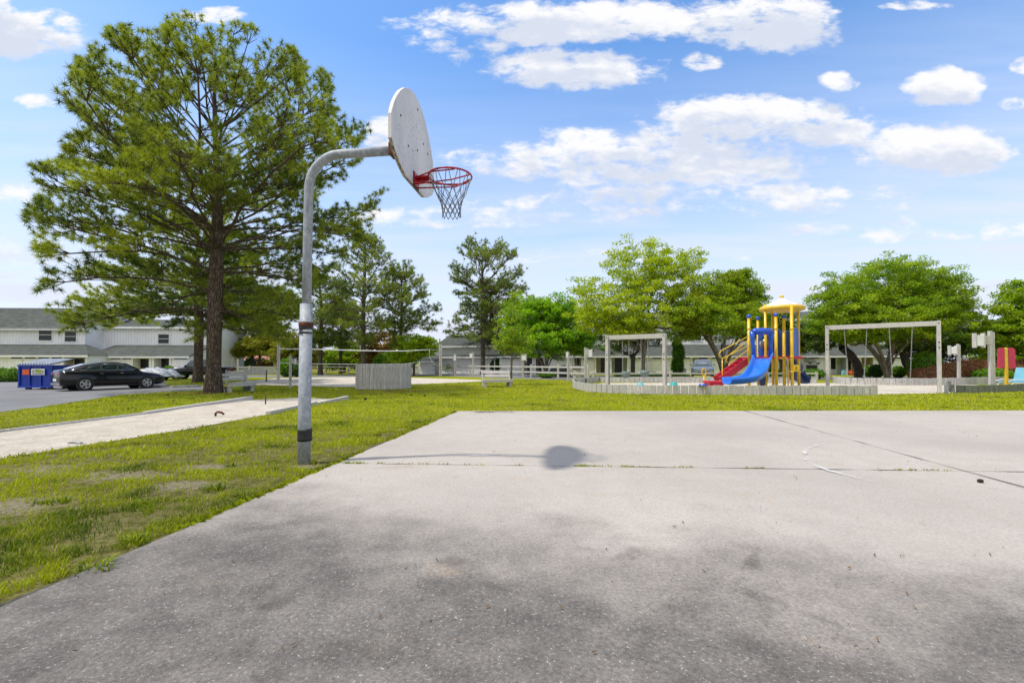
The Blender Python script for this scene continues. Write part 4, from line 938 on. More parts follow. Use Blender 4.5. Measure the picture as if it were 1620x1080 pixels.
for i, (u, vt, vb, hw, lb, mt, n) in enumerate((
    (456,567,596,16,'large round green bush seen left of the hoop pole','bush',2600),(474,574,596,14,'dark bush touching the large round one behind the hoop pole','bush_dark',1500),
    (612,558,592,22,'bright green domed bush rising behind the picket enclosure','bush',2600),(716,573,591,14,'round bush below the grey end house, left of two','bush',1300),
    (746,575,591,10,'smaller round bush below the grey end house by the dark pine','bush_dark',1000),(787,567,592,12,'dark round bush right of the dark pine trunk','bush_dark',1200),
    (801,570,591,8,'lighter round bush left of the young tree','bush',900),(1387,577,597,11,'dark clipped bush between the two stems of trees behind the swings','bush_dark',1200),
    (1421,580,597,12,'low bright clipped bush behind the right swing','bush',1200),(1042,573,592,9,'dark bush in front of the house left of the swing post','bush_dark',900),
    (1374,579,596,8,'small pale green bush behind the left swing','bush',800),(268,579,597,9,'bush beside the black pickup','bush',900),
    (395,566,590,9,'dark bush by the far white picket fence','bush_dark',900),(417,568,590,10,'rust yellow bush by the far white picket fence','leaf_orange',900),
    (1448,582,600,10,'loose light green shrub right of the low clipped bush','leaf_yellow',900),(1286,584,600,16,'green plants under the decorated wall behind the playset','ivy',1200),
    (1570,583,603,26,'low green shrub between the box topped posts','bush',1500),(865,588,598,14,'low green shrub at the maple foot','ivy',900))):
    bush_px(u, vt, vb, hw, lb, mt, n, 200+i)
gd = gp_at(1463, 34.5); s = gd.y/720
bush_mesh('topiary_bush', 'big smooth bright green rounded bush behind the red brown hedge', 'bush', [(0,0,.95,23*s,1.1,1.15),(.5,0,.8,22*s,1.0,1.0)], 5000, .10, 'bush', 231, None, gd)
gh = gp_at(1535, 33.6); s = gh.y/720; hl = [(-66*s,0,.3,30*s,1.0,.70),(-42*s,0,.45,34*s,1.0,.92)]+[(x_*s,0,.55,30*s,1.0,1.03) for x_ in (-8,18,44,70,96,122)]
bush_mesh('hedge', 'long red brown hedge sloping down at its left end', 'hedge', hl, 30000, .075, 'barberry', 232, None, gh)
gh = G(8, 604); s = gh.y/720
bush_mesh('hedge', 'clipped green hedge at the far left beside the blue bin', 'hedge', [(x_*s,0,.35,15*s,.6,.62) for x_ in (-62,-42,-22,-4,12)], 5200, .09, 'bush', 233, None, gh)
gh = G(1062, 598.5); s = gh.y/720
bush_mesh('ground_cover_bed', 'low bed of bright green ground cover behind the small swing frame', 'plant bed', [(x_*s,0,.12,16*s,.9,.36) for x_ in (-75,-60,-42,-24,-6,12)], 5200, .11, 'ivy', 234, None, gh)
gh = G(1072, 597); s = gh.y/720
bush_mesh('column_shrub', 'tall ivy green column shrub beside the right post of the small swing frame', 'shrub', [(0,0,.9,10*s,.5,1.1),(.1,0,2.0,10*s,.5,1.1),(-.05,0,2.9,8*s,.45,.6)], 5200, .10, 'ivy', 235, None, gh)
gh = G(1205, 600); s = gh.y/720
bush_mesh('bush', 'dark loose bush partly hidden behind the playset posts', 'bush', [(0,0,.4,22*s,.7,.9),(.9,0,.3,18*s,.6,.6)], 1500, .12, 'leaf_dark', 236, None, gh)
# ------------------------------------------------------------------ play area plank walls
def chain_pts(px, step):
    """walk a pixel polyline on the ground and return evenly spaced (point, heading)"""
    pts = [G(u, v) for u, v in px]; return walk(pts, step)
def walk(pts, step):
    out = []; carry = 0
    for a, b in zip(pts[:-1], pts[1:]):
        d = b-a; L = d.length; t = carry
        while t < L: out.append((a+d*(t/L), math.atan2(d.y, d.x))); t += step
        carry = t-L
    return out
def smooth_line(pts, k=3):
    for _ in range(k):
        q = [pts[0]]
        for a, b in zip(pts[:-1], pts[1:]): q += [a.lerp(b, .25), a.lerp(b, .75)]
        q.append(pts[-1]); pts = q
    return pts
def plank_wall(label, pts, h, seed, mat='wood_plank', w=.30, group='plank retaining walls of the play area', endposts=True):
    rr = random.Random(seed); root = thing('plank_wall', label, 'retaining wall', pts[0], group=group); o = pts[0]
    W_ = walk(pts, w); m = MB()
    for i, (p, a) in enumerate(W_):
        p = p-o; hh = h+rr.uniform(-.012, .012); p.z = H((p+o).y)-o.z
        rot = Matrix.Rotation(a, 3, 'Z') @ Matrix.Rotation(rr.uniform(-.02, .02), 3, 'Y') @ Matrix.Rotation(rr.uniform(-.02, .02), 3, 'X')
        m.box(p+Vector((0,0,hh/2-.04)), (w-.020-rr.uniform(0, .012), .05, hh+.08), rot=rot, bev=.006)
    m.build('planks', M[mat], root)
    m = MB()
    for p, a in W_[::9]:
        p = p-o; p.z = H((p+o).y)-o.z; n = Vector((math.sin(a), -math.cos(a), 0)); m.box(p-n*.075+Vector((0,0,h/2-.05)), (.09,.09,h+.02), a)
    m.build('stakes', M['wood_dark'], root); return root
fw = smooth_line([G(u, v) for u, v in ((948,604),(918,607),(903,611),(915,617.5),(960,622),(1060,624.3),(1200,625),(1310,625),(1388,625))])
plank_wall('long pale plank wall curving round the front of the playset sand', fw, .375, 1)
bw = smooth_line([G(u, v) for u, v in ((948,604),(1000,605.8),(1120,605.5),(1200,606),(1290,606.8))])
plank_wall('low plank wall behind the small swing frame and the playset', bw, .33, 2)
rw = smooth_line([G(u, v) for u, v in ((1318,604),(1322,608),(1400,609.5),(1480,610),(1560,607),(1590,606))])
plank_wall('pale plank wall running behind the large swing frame to the box topped posts', rw, .42, 3)
dw = smooth_line([G(u, v) for u, v in ((1500,612),(1497,619.5),(1512,621.5),(1560,621.3),(1600,620),(1640,618),(1720,612))])
plank_wall('dark mossy plank wall in front of the blue lounge chair at the right edge', dw, .34, 4, 'wood_dark')
m = MB()   # short white corner post and drain pipe by the mossy wall
def post_thing(name, label, cat, p, h, w, mat, group=None, bev=.012, d=None, lean=0.0):
    o = MB().box((0,0,h/2-.15), (w, d or w, h+.3), bev=bev).build(name, M[mat]); o.location = p; o.rotation_euler = (0, lean, 0); return tag(o, label, cat, group)
post_thing('corner_stub', 'short white stub post standing before the mossy plank wall under the tall boxed post', 'post', G(1566,619.5), .30, .17, 'white')
p = G(1574, 618.8); m.tube([(0,0,.22),(.04,0,.2),(.10,0,.14),(.22,0,.10),(.26,0,.02)], .028, 8); o = m.build('drain_pipe', M['white']); o.location = p
tag(o, 'bent white drain pipe lying at the mossy wall', 'pipe')
post_thing('corner_stub', 'short pale stub post at the open end of the large swing sand', 'post', G(1497,621.5), .34, .10, 'wood')

# ------------------------------------------------------------------ swing frames
def beam(m, a, b, w, h):
    a, b = Vector(a), Vector(b); d = b-a; L = d.length; rot = d.to_track_quat('X', 'Z').to_matrix(); m.box((a+b)/2, (L, w, h), rot=rot, bev=.012)
def swing_frame(label, A, B, ztop, seed):
    A = Vector(A); B = Vector(B); root = thing('swing_frame', label, 'swing frame', (A+B)/2, group='timber swing frames'); o = (A+B)/2; a = A-o; b = B-o; d = (b-a).normalized(); n = Vector((-d.y, d.x, 0)); ang = math.atan2(d.y, d.x)
    zt = ztop
    for e, s in ((a, 1), (b, -1)):
        for q in (-1, 1):
            m = MB(); m.box(e+n*q*.105+Vector((0,0,zt/2-.2)), (.135, .075, zt+.4), ang, bev=.008); m.build('post', M['wood'], root)
        m = MB(); m.box(e+Vector((0,0,(zt-.24)/2-.2))+d*s*.01, (.10, .13, zt-.26+.4), ang); m.build('filler_block', M['wood_dark'], root)
    m = MB(); m.box((a+b)/2+Vector((0,0,zt-.105)), ((b-a).length+.09, .128, .205), ang, bev=.01); m.build('top_beam', M['woodx'], root)
    m = MB()
    for e, s in ((a, 1), (b, -1)):
        for zz in (zt-.09, zt-.9, zt-1.12):
            for q in (-.148, .148):
                c = e+n*q+Vector((0,0,zz)); MB().tube([c-n*.01, c+n*.01], .022 if zz > zt-.5 else .028, 8).build('bolt', M['blackplastic'], root)
    return root, o, a, b, d, n, zt
def chain_link(m, p, q, sag=0.0):
    p, q = Vector(p), Vector(q); n = max(4, int((q-p).length/.075)); t = (q-p).normalized(); u = t.cross(Vector((0,1,0))); u = u.normalized() if u.length > .1 else Vector((1,0,0)); w = t.cross(u)
    for i in range(n):
        c = p.lerp(q, (i+.5)/n); e = (u if i % 2 else w)*.014; l = t*.043
        m.tube([c-l*.8-e, c-l, c-l*.8+e, c+l*.8+e, c+l, c+l*.8-e], .0065, 4, closed=True, smooth=False)
def belt_swing(label, fr, f0, f1, zseat, lean):
    root_, o, a, b, d, n, zt = fr; A = a.lerp(b, f0)+o+Vector((0,0,zt-.21)); B = a.lerp(b, f1)+o+Vector((0,0,zt-.21)); base = (A+B)/2; base.z = H(base.y)
    r = thing('belt_swing', label, 'swing', base, group='belt swings on the large frame'); c = (A+B)/2; zs = zseat
    SA = c-d*.30+n*lean+Vector((0,0,zs-c.z)); SB = c+d*.30+n*lean+Vector((0,0,zs-c.z))
    for s, (p, q) in enumerate(((A, SA), (B, SB))): m = MB(); chain_link(m, p-base, q-base); m.build('chain', M['chain'], r)
    m = MB(); K = 12; V = []
    for i in range(K+1):
        t = i/K; x = (t-.5)*.60; z = -.20*math.sin(math.pi*t)**.8; w = .075 if 1 < i < K-1 else .04
        p = c+n*lean+d*x+Vector((0,0,zs-c.z+z))-base
        for ww, zz in ((-w,0),(w,0),(w,-.014),(-w,-.014)): V.append(p+n*ww+Vector((0,0,zz)))
    F_ = []
    for i in range(K):
        for k in range(4): F_.append((i*4+k, i*4+(k+1) % 4, i*4+4+(k+1) % 4, i*4+4+k))
    F_ += [(0,3,2,1), (K*4, K*4+1, K*4+2, K*4+3)]
    m.add(V, F_, True); m.build('seat', M['swingseat'], r)
    for p in (A, B): MB().tube([p-base+Vector((0,0,.03)), p-base+Vector((0,0,-.05))], .022, 8).build('hanger', M['chain'], r)
RA = G(1309, 606.5); RA = Vector((XAT(1309, 21.6), 21.6, H(21.6))); RB = G(1486.5, 622)
fr = swing_frame('large weathered timber swing frame with two belt swings at the right', RA, RB, ZV(507.5, RB.y)-H(RB.y), 1)
belt_swing('left belt swing hanging nearer the playset on the large frame', fr, .17, .385, H(20)+.62, .05)
belt_swing('right belt swing hanging before the broad tree stems on the large frame', fr, .585, .785, H(20)+.66, -.04)
LA = Vector((XAT(961.5, 21.4), 21.4, H(21.4))); LB = Vector((XAT(1051.5, 20.0), 20.0, H(20.0)))
fl = swing_frame('small weathered timber swing frame with two toddler seats left of the playset', LA, LB, ZV(527.5, 20.0)-H(20.0), 2)
def bucket_swing(label, fr, f, zseat, tw):
    root_, o, a, b, d, n, zt = fr; A = a.lerp(b, f-.06)+o+Vector((0,0,zt-.21)); B = a.lerp(b, f+.06)+o+Vector((0,0,zt-.21)); base = (A+B)/2; base.z = H(base.y)
    r = thing('bucket_swing', label, 'swing', base, group='toddler bucket swings'); c = (A+B)/2-base; zs = zseat-base.z
    for p in (A, B):
        q = Vector((c.x, c.y, 0))+(p-base-c)*.9; q.z = zs+.24; m = MB(); chain_link(m, p-base, q); m.build('chain', M['chain'], r)
    m = MB(); Mx = Matrix.Translation((c.x, c.y, zs)) @ Matrix.Rotation(tw, 4, 'Z') @ Matrix.Diagonal((.20,.155,1,1))
    m.lathe([(.05,-.02),(.55,-.03),(.85,.02),(1,.14),(1.05,.26),(.93,.265),(.86,.14),(.7,.05),(.4,.03),(.05,.03)], 16, Mx)
    m.box((c.x, c.y, zs+.15), (.05,.26,.22), tw, bev=.01); m.box((c.x, c.y, zs+.235), (.30,.05,.05), tw+math.pi/2, bev=.01); m.build('seat', M['swingseat'], r)
bucket_swing('left grey toddler bucket seat on the small swing frame', fl, .33, H(21)+.62, .3)
bucket_swing('right grey toddler bucket seat on the small swing frame', fl, .66, H(21)+.68, -.5)

# ------------------------------------------------------------------ playset (x to the right, y away from the viewer, metres)
PY = 20.6; PO = Vector((XAT(1228, PY), PY, H(PY)+.014)); ps = PY/720
def X_(u): return (u-1228)*ps
def Z_(v, dy=0.0): return ZV(v, PY+dy)-PO.z
play = thing('playground_set', 'yellow and blue playground set with pointed roof, blue slide and red stair', 'playground set', PO)
def xz(u, dy): return (u-810)/F*(PY+dy)-PO.x
posts = [(1211.4, .25, 482, 0), (1222.8, 1.25, 484, 0), (1253, -.55, 484, 0), (1263.6, .55, 484, 0), (1228, -.35, 500, 1), (1240.5, -.05, 503, 1), (1185, -.1, 502.5, 1), (1199.5, .95, 505.5, 1)]
for (u, dy, v, capd) in posts:
    x = xz(u, dy); zt = Z_(v, dy); rp = .058 if dy > .2 else .064
    m = MB(); m.tube([(x, dy, -.2), (x, dy, zt)], rp, 16)
    p = m.build('post', M['yellow'], play)
    for zc in (Z_(520, dy), Z_(564, dy), Z_(588, dy)): MB().tube([(x, dy, zc-.03), (x, dy, zc+.03)], rp+.014, 12).build('clamp', M['yellow'], p)
    if capd: m = MB(); m.ball((x, dy, zt+.06), (.105,.105,.085), 12); m.build('post_cap', M['blue'], p)
# roof
rc = Vector((xz(1237.5, .35), .35, 0)); zr = Z_(489, .35); Rr = 31.5*(PY+.35)/720
m = MB(); m.lathe([(Rr*.75,zr-.02),(Rr*.9,zr-.10),(Rr*.99,zr-.07),(Rr*1.02,zr+.02),(Rr*.985,zr+.11),(Rr*.9,zr+.12)], 32, Matrix.Translation(rc))
m.lathe([(Rr*.9,zr-.10),(Rr*.6,zr-.04),(Rr*.2,zr+.02),(.01,zr+.03)], 32, Matrix.Translation(rc)); roof = m.build('roof_rim', M['yellow_roof'], play)
zp = Z_(471, .35); m = MB(); pr = [(Rr*.93,zr+.10),(Rr*.80,zr+.22),(Rr*.52,zr+(zp-zr)*.52),(Rr*.28,zr+(zp-zr)*.76),(Rr*.12,zp-.02),(.01,zp+.02)]
n_ = 6; V = []; K = 36
for k in range(K):
    a = 2*math.pi*k/K; sc = 1-.045*(1-abs(math.cos(3*a))) ; V += [rc+Vector((r_*sc*math.cos(a), r_*sc*math.sin(a), z)) for r_, z in pr]
m.add(V, [(k*n_+i, ((k+1) % K)*n_+i, ((k+1) % K)*n_+i+1, k*n_+i+1) for k in range(K) for i in range(n_-1)], False); m.build('roof', M['roof_white'], play)
m = MB(); m.lathe([(.02,zp-.05),(.085,zp-.02),(.09,zp+.09),(.05,zp+.11),(.01,zp+.11)], 12, Matrix.Translation(rc)); m.build('roof_knob', M['yellow_roof'], roof)
# decks
zd = Z_(565.5, 0)
m = MB(); m.box(((xz(1225, 0)+xz(1263, 0))/2, .35, zd), (1.15, 1.15, .11), R(12), bev=.01); m.build('deck', M['playred'], play)
m = MB(); m.box(((xz(1186, 0)+xz(1226, 0))/2, .35, zd-.01), (1.1, 1.0, .10), 0, bev=.01); m.build('deck', M['playred'], play)
# rear / side panels, rounded tops
def round_panel(name, mat, u0, u1, dy0, dy1, vt, vb, parent=play, t=.06, arch=.12, hole=None):
    x0, x1 = xz(u0, dy0), xz(u1, dy1); d = Vector((x1-x0, dy1-dy0, 0)); w = d.length; d.normalize(); n = Vector((-d.y, d.x, 0)); zb, zt = Z_(vb, (dy0+dy1)/2), Z_(vt, (dy0+dy1)/2); hgt = zt-zb
    ol = [(0,0),(w,0),(w,hgt-arch)]+[(w/2+w/2*math.cos(a), hgt-arch+arch*math.sin(a)) for a in [math.pi*i/10 for i in range(1, 10)]]+[(0,hgt-arch)]
    Mx = Matrix(((d.x,0,n.x,x0),(d.y,0,n.y,dy0),(0,1,0,zb),(0,0,0,1))); m = MB()
    if hole:                                         # ring round a porthole: outer outline bridged to the hole
        hx, hz_, hr = w*hole[0], hgt*hole[1], hole[2]; K = 28; out2 = []
        for k in range(K):
            a = 2*math.pi*k/K; c, s = math.cos(a), math.sin(a); tx = (w-hx)/c if c > 1e-6 else (-hx/c if c < -1e-6 else 1e9); tz = (hgt-hz_)/s if s > 1e-6 else (-hz_/s if s < -1e-6 else 1e9); t_ = min(tx, tz); out2.append((hx+c*t_, hz_+s*t_))
        inn = [(hx+math.cos(2*math.pi*k/K)*hr, hz_+math.sin(2*math.pi*k/K)*hr) for k in range(K)]
        V = [Mx@Vector((p[0], p[1], zz)) for zz in (0, t) for L_ in (out2, inn) for p in L_]; F_ = []
        for k in range(K):
            k2 = (k+1) % K; F_ += [(k, k2, K+k2, K+k), (2*K+k, 3*K+k, 3*K+k2, 2*K+k2), (K+k, K+k2, 3*K+k2, 3*K+k), (k, 2*K+k, 2*K+k2, k2)]
        m.add(V, F_)
    else: m.prism(ol, t, Mx)
    o = m.build(name, M[mat], parent, bevel=.012)
    return o, Mx
round_panel('side_panel', 'blue', 1229, 1238, .15, .9, 520, 564); round_panel('side_panel', 'blue', 1243, 1251, -.1, .6, 523, 565)
round_panel('side_panel', 'blue', 1255, 1264, -.2, .3, 517.5, 564, arch=.2); round_panel('back_panel', 'blue', 1212, 1223, .6, 1.15, 521, 564)
pp, Mx = round_panel('window_panel', 'blue', 1200, 1226, .5, .35, 521, 565, hole=(.50,.50,.30))
m = MB(); m.ball(Mx@Vector((.37,.60,.02)), (.29,.16,.29), 14); m.build('bubble_window', simple('smoky_bubble', (.09,.075,.13), .12, 0, .2, 4, coat=.8), pp)
# hood over the slide: arched header with two tapering legs
m = MB(); dyh = -.62
zh0, zh1 = Z_(531, dyh), Z_(520.5, dyh); xl, xr = xz(1188, dyh), xz(1224, dyh)
m.tube([(xl+.06,dyh,zh0+.14),(xl+.2,dyh,zh0+.19),((xl+xr)/2,dyh,zh0+.20),(xr-.2,dyh,zh0+.19),(xr-.06,dyh,zh0+.14)], [.12,.15,.15,.15,.12], 14)
m.tube([(xl+.07,dyh,zh0+.17),(xl+.075,dyh,zh0-.1),(xl+.10,dyh,zh0-.45),(xl+.13,dyh,Z_(566,dyh))], [.12,.09,.075,.075], 10)
m.tube([(xr-.07,dyh,zh0+.17),(xr-.09,dyh,zh0-.1),(xr-.12,dyh,zh0-.45),(xr-.13,dyh,Z_(566,dyh))], [.12,.09,.075,.075], 10)
m.build('slide_hood', M['blue'], play)
# open slide: swept U section
def slide(name, mat, path, halfw, lip, parent=play, t=.05, up0=None):
    P_ = [Vector(p) for p in path]; P_ = smooth_line(P_, 3); n = len(P_); m = MB(); V = []
    prof_ = [(-halfw-.055,lip-.03),(-halfw-.03,lip+.03),(-halfw+.02,lip+.01),(-halfw+.06,.06),(-halfw+.14,0),(halfw-.14,0),(halfw-.06,.06),(halfw-.02,lip+.01),(halfw+.03,lip+.03),(halfw+.055,lip-.03),(halfw-.0,-.02),(halfw-.12,-t),(-halfw+.12,-t),(-halfw+.0,-.02)]
    for i, p in enumerate(P_):
        d = (P_[min(i+1, n-1)]-P_[max(i-1, 0)]); side = Vector((d.y, -d.x, 0)).normalized(); up = side.cross(d).normalized()
        if up.z < 0: up = -up
        V += [p+side*a+up*b for a, b in prof_]
    K = len(prof_); F_ = [(i*K+k, i*K+(k+1) % K, (i+1)*K+(k+1) % K, (i+1)*K+k) for i in range(n-1) for k in range(K)]
    F_ += [tuple(range(K)), tuple((n-1)*K+k for k in reversed(range(K)))]
    m.add(V, F_, True); return m.build(name, M[mat], parent)
def spt(u, v, dy): return (xz(u, dy), dy, Z_(v, dy))
slide('slide', 'slideblue', [spt(1208,566,-.35), spt(1207,567,-.75), spt(1204,575,-1.15), spt(1199,590,-1.65), spt(1190,601,-2.0), spt(1172,605,-2.15), spt(1150,606,-2.2)], .34, .21)
# navy slide leaving to the right rear
slide('curved_slide', 'navy', [spt(1247,566,.9), spt(1250,570,1.2), spt(1256,585,1.5), spt(1262,599,1.3), spt(1268,604,1.1), spt(1274,605,.9)], .26, .26)
m = MB(); m.ball(spt(1207,599,.4), (.20,.2,.42), 12); m.build('support_leg', M['navy'], play)
# red stair and handrails to the left
A0 = Vector(spt(1184,568,-.05)); A1 = Vector(spt(1142,597.5,-.35)); dy_s = .62
for q in (0, 1):
    m = MB(); a, b = A0+Vector((0,dy_s*q,0)), A1+Vector((0,dy_s*q,0)); d = b-a; m.box((a+b)/2-Vector((0,0,.06)), (d.length+.15,.05,.30), rot=d.to_track_quat('X', 'Z').to_matrix(), bev=.01); m.build('stair_side', M['playred'], play)
for i in range(5): m = MB(); p = A0.lerp(A1, (i+.5)/5)+Vector((0,dy_s/2,-.02)); m.box(p, (.24,dy_s-.05,.04), bev=.008); m.build('step', M['playred'], play)
m = MB(); m.box(spt(1129,604,-.5), (.72,.7,.10), .05, bev=.03); m.box(Vector(spt(1129,604,-.5))+Vector((0,0,-.11)), (.6,.6,.14)); m.build('step_landing', M['playred'], play)
for q, (vt0, vt1, dyq) in enumerate(((532,558,-.22),(538,566,.5))):
    u0, u1 = (1184,1137.5) if q == 0 else (1184,1149)
    top = Vector(spt(u0, vt0, dyq)); bot = Vector(spt(u1+3, vt1-3, dyq)); lo = Vector(spt(u0, vt0+15, dyq)); lob = Vector(spt(u1+5, vt1+9, dyq)); mid = Vector(spt(u1, vt1+3, dyq)); m = MB()
    m.tube([top, bot, mid+Vector((.0,0,.02)), mid+Vector((.02,0,-.10)), lob, lo], .022, 8)
    foot = Vector(spt(1142.5 if q == 0 else 1153.5, vt1+9, dyq)); m.tube([foot, Vector((foot.x, foot.y, -.1))], .022, 8)
    m.build('handrail', M['yellow'], play)
# loop ladder between front posts
m = MB(); x0, x1 = xz(1231, -.4), xz(1238.5, -.35); zt = Z_(566, -.4)
m.tube([(x0,-.42,zt),(x1-.10,-.42,zt),(x1-.02,-.42,zt-.05),(x1,-.42,zt-.14),(x1,-.42,-.1)], .024, 8)
x2, x3 = xz(1241, -.45), xz(1246.5, -.45)
m.tube([(x2-.05,-.45,zt),(x3-.08,-.45,zt),(x3,-.45,zt-.1),(x3,-.45,-.1)], .024, 8)
for k in range(4): z = .25+k*.27; m.tube([(x1,-.42,z),(x2+.05,-.45,z)], .018, 8)
m.build('loop_ladder', M['yellow'], play)
# lettered panel
lp = Vector(spt(1259.5,582.5,-.62)); m = MB(); m.box(lp, (.22,.05,.28), bev=.015); pn = m.build('letter_panel', M['yellow'], play)
m = MB(); q = lp+Vector((0,-.028,0)); m.box(q+Vector((-.035,0,0)), (.022,.006,.15))
for z in (-.064,0,.064): m.box(q+Vector((.008,0,z)), (.065,.006,.022))
m.build('letter', M['blackplastic'], pn)
m = MB(); m.box(spt(1254.5,588,-.3), (.10,.4,.75), bev=.02); m.build('panel_back', M['navy'], play)

# spring ring handle, toys
p = G(1113, 607.4); p = Vector((XAT(1113.5, 21), 21, H(21))); r = thing('spring_rider', 'small yellow loop handle toy standing left of the red step', 'play equipment', p)
m = MB(); zc = ZV(588.5, 21)-p.z; m.tube([Vector((math.sin(t)*.10, 0, zc+math.cos(t)*.165)) for t in [2*math.pi*i/20 for i in range(20)]], .025, 8, closed=True); m.build('handle', M['yellow'], r)
m = MB(); m.tube([(0,0,-.05),(0,0,zc-.17)], .035, 10); m.build('stem', M['yellow'], r)
for i, (u, v, Yd, mt, sz, lb, nm) in enumerate(((1013,606,18.7,'lightblue',(.17,.13,.10),'pale blue toy bucket upturned on the plank wall below the small swing frame','toy_bucket'),(1066,605,18.9,'teal',(.19,.15,.11),'teal toy bowl upturned on the plank wall right of the small swing frame','toy_bowl'),(1112,607,19.2,'blue',(.20,.1,.05),'blue toy resting on the plank wall before the red step','toy_boat'))):
    o = MB(); o.lathe([(.01,0),(sz[0]*.75,0),(sz[0]*.8,.02),(sz[0],sz[2]),(sz[0]*1.05,sz[2]+.01),(sz[0]*.92,sz[2]+.01),(sz[0]*.7,.04),(.01,.03)], 14)
    w_ = G(u, 624.6); o = o.build(nm, M[mt]); o.location = (w_.x, w_.y, H(w_.y)+.375+sz[2]+.012); o.scale = (.8,.8,1); o.rotation_euler = (R(180), 0, i); tag(o, lb, 'toy')
# ------------------------------------------------------------------ box topped posts and plain posts
def box_post(u, vt, vb, w, label, box=None, Yd=None, lean=0.0, group='upright timber posts around the park'):
    g = G(u, vb); Yd = Yd or g.y; gz = H(Yd); s = Yd/720; zt = ZV(vt, Yd)-gz; r = thing('timber_post', label, 'post', (XAT(u, Yd), Yd, gz), group=group); wm = w*s
    m = MB(); m.box((-wm*.23,0,zt/2-.15), (wm*.42,wm*.42,zt+.3), bev=.01); m.box((wm*.21,.01,zt/2-.17), (wm*.40,wm*.36,zt+.24), bev=.01); m.build('post', M['wood'], r)
    if box:
        u0, u1, v0, v1 = box; c = Vector(((u0+u1)/2-u, 0, 0))*s; zc0, zc1 = ZV(v1, Yd)-gz, ZV(v0, Yd)-gz; bw = (u1-u0)*s
        m = MB(); m.box(c+Vector((0,-.02,(zc0+zc1)/2)), (bw*.74, bw*.34, (zc1-zc0)*.74), bev=.008); m.build('lamp_housing', M['trim'], r)
        for q in (-1, 1): m = MB(); m.box(c+Vector((q*bw*.44,-.02,(zc0+zc1)/2)), (bw*.12, bw*.42, zc1-zc0), bev=.008); m.build('side_board', M['wood'], r)
        m = MB(); x_in = c.x+(bw*.3 if c.x < 0 else -bw*.3); m.box(((x_in)/2,-.03,(zc0+zc1)/2+.02), (abs(x_in), wm*.22, (zc1-zc0)*.62), bev=.005); m.build('arm_board', M['wood'], r)
    return r
box_post(1569, 523.5, 619.5, 10, 'tallest box topped timber post in front of the red brown hedge', (1540.5,1556,527,550))
box_post(1517, 544, 600, 6, 'shorter box topped timber post behind the large swing frame', (1501,1513,546.5,561.5), Yd=27)
box_post(926.5, 549.5, 603, 5, 'box topped post just left of the curved plank wall end', (930,937,551,566))
box_post(899, 555.5, 604, 4.4, 'post with a narrow box standing left of the striped trash can', (895,899,556,567))
box_post(827.5, 557.5, 599, 4, 'post with a pale square box in front of the maple stems', (824,833,559,571.5))
box_post(748.5, 557, 596.5, 3.4, 'box topped post standing right of the dark pine trunk view gap', (742.5,748,558,567))
box_post(720.5, 559.5, 594, 4, 'double post left of the tall dark pine', (717,722,560.5,572))
box_post(697, 544.5, 595.5, 5.2, 'tall pale net post at the right end of the volleyball net', group='volleyball net posts')
box_post(440.5, 542, 606.5, 5, 'tall grey net post at the left end, beyond the hoop pole', group='volleyball net posts')
box_post(459.5, 561.5, 613.5, 4.6, 'shorter grey post beside the large green bush', (466,469.5,566,577))
for u, vt, vb, lb in ((376.5,567.5,593,'grey post seen beyond the huge trunk, the taller of two'),(368,566,592,'grey post seen beyond the huge trunk, touching it')): box_post(u, vt, vb, 2.6, lb, group='small grey posts by the parking exit')
# volleyball net and ropes
nA = G(440.5, 606.5); nB = G(697, 595.5)
def P3(u, v, a, b):
    # depth along the line a-b (seen from above) for column u
    t = ((u-810)/F); f = (a.x-t*a.y)/(t*(b.y-a.y)-(b.x-a.x)); p = a.lerp(b, f); return P(u, v, p.y)
net = thing('volleyball_net', 'rolled up pale volleyball net stretched between two timber posts', 'volleyball net', nA)
m = MB(); m.tube([P3(u, v, nA, nB)-nA for u, v in ((442,551.5),(500,552.3),(560,554),(600,555),(640,555),(670,553.5),(680,552.8))], .035, 8)
for u in (510,555,593,628,658): p = P3(u, 554 if u > 540 else 552.5, nA, nB)-nA; m.ball(p, (.09,.05,.06), 6)
m.build('top_rope', M['trim'], net)
m = MB(); m.tube([P3(u, v, nA, nB)-nA for u, v in ((442,574),(510,575.5),(560,576),(640,575.5),(676,571))], .018, 6)
m.tube([P3(u, v, nA, nB)-nA for u, v in ((680,552.8),(679,560),(681,568),(686,575),(697,580))], .018, 6); m.tube([P3(u, v, nA, nB)-nA for u, v in ((680,552.8),(697,553.5))], .015, 6); m.build('lower_rope', M['trim'], net)
# ------------------------------------------------------------------ fences
def rail_fence(label, px, rails, ph, seed, group='split rail fences along the road', postw=.16, mat='wood', rmat='woodx', upx=None):
    pts = [G(u, v) for u, v in px]; o = pts[0]; r = thing('rail_fence', label, 'fence', o, group=group)
    for p in pts: MB().box((p-o)+Vector((0,0,ph/2-.1+.02)), (postw, postw, ph+.2), bev=.015).build('post', M[mat], r)
    for a, b in zip(pts[:-1], pts[1:]):
        d = b-a
        for z in rails: MB().box((a+b)/2-o+Vector((0,-.0,z)), (d.length+.04, .06, .13), rot=d.to_track_quat('X', 'Z').to_matrix(), bev=.012).build('rail', M[rmat], r)
    return r
rail_fence('weathered rail fence running left of the round picket enclosure', ((300,592.5),(395,592.3),(455,592),(515,592),(551,592),(590,591.3),(630,591.5)), (.85,.42), 1.0, 1)
rail_fence('weathered rail fence running behind the wooden bench to the trash can', ((636,591),(655,591.2),(675,591.6),(695,592),(717,592.6),(744,593.4),(773,595),(804,596.6),(840,598),(883,600),(931,602.3)), (.97,.52), 1.16, 2)
rail_fence('low rail fence behind the small swing frame and playset', ((938,602.3),(989,601.5),(1060,601.2),(1138,601),(1215,601),(1292,601)), (.50,.20), .60, 3)
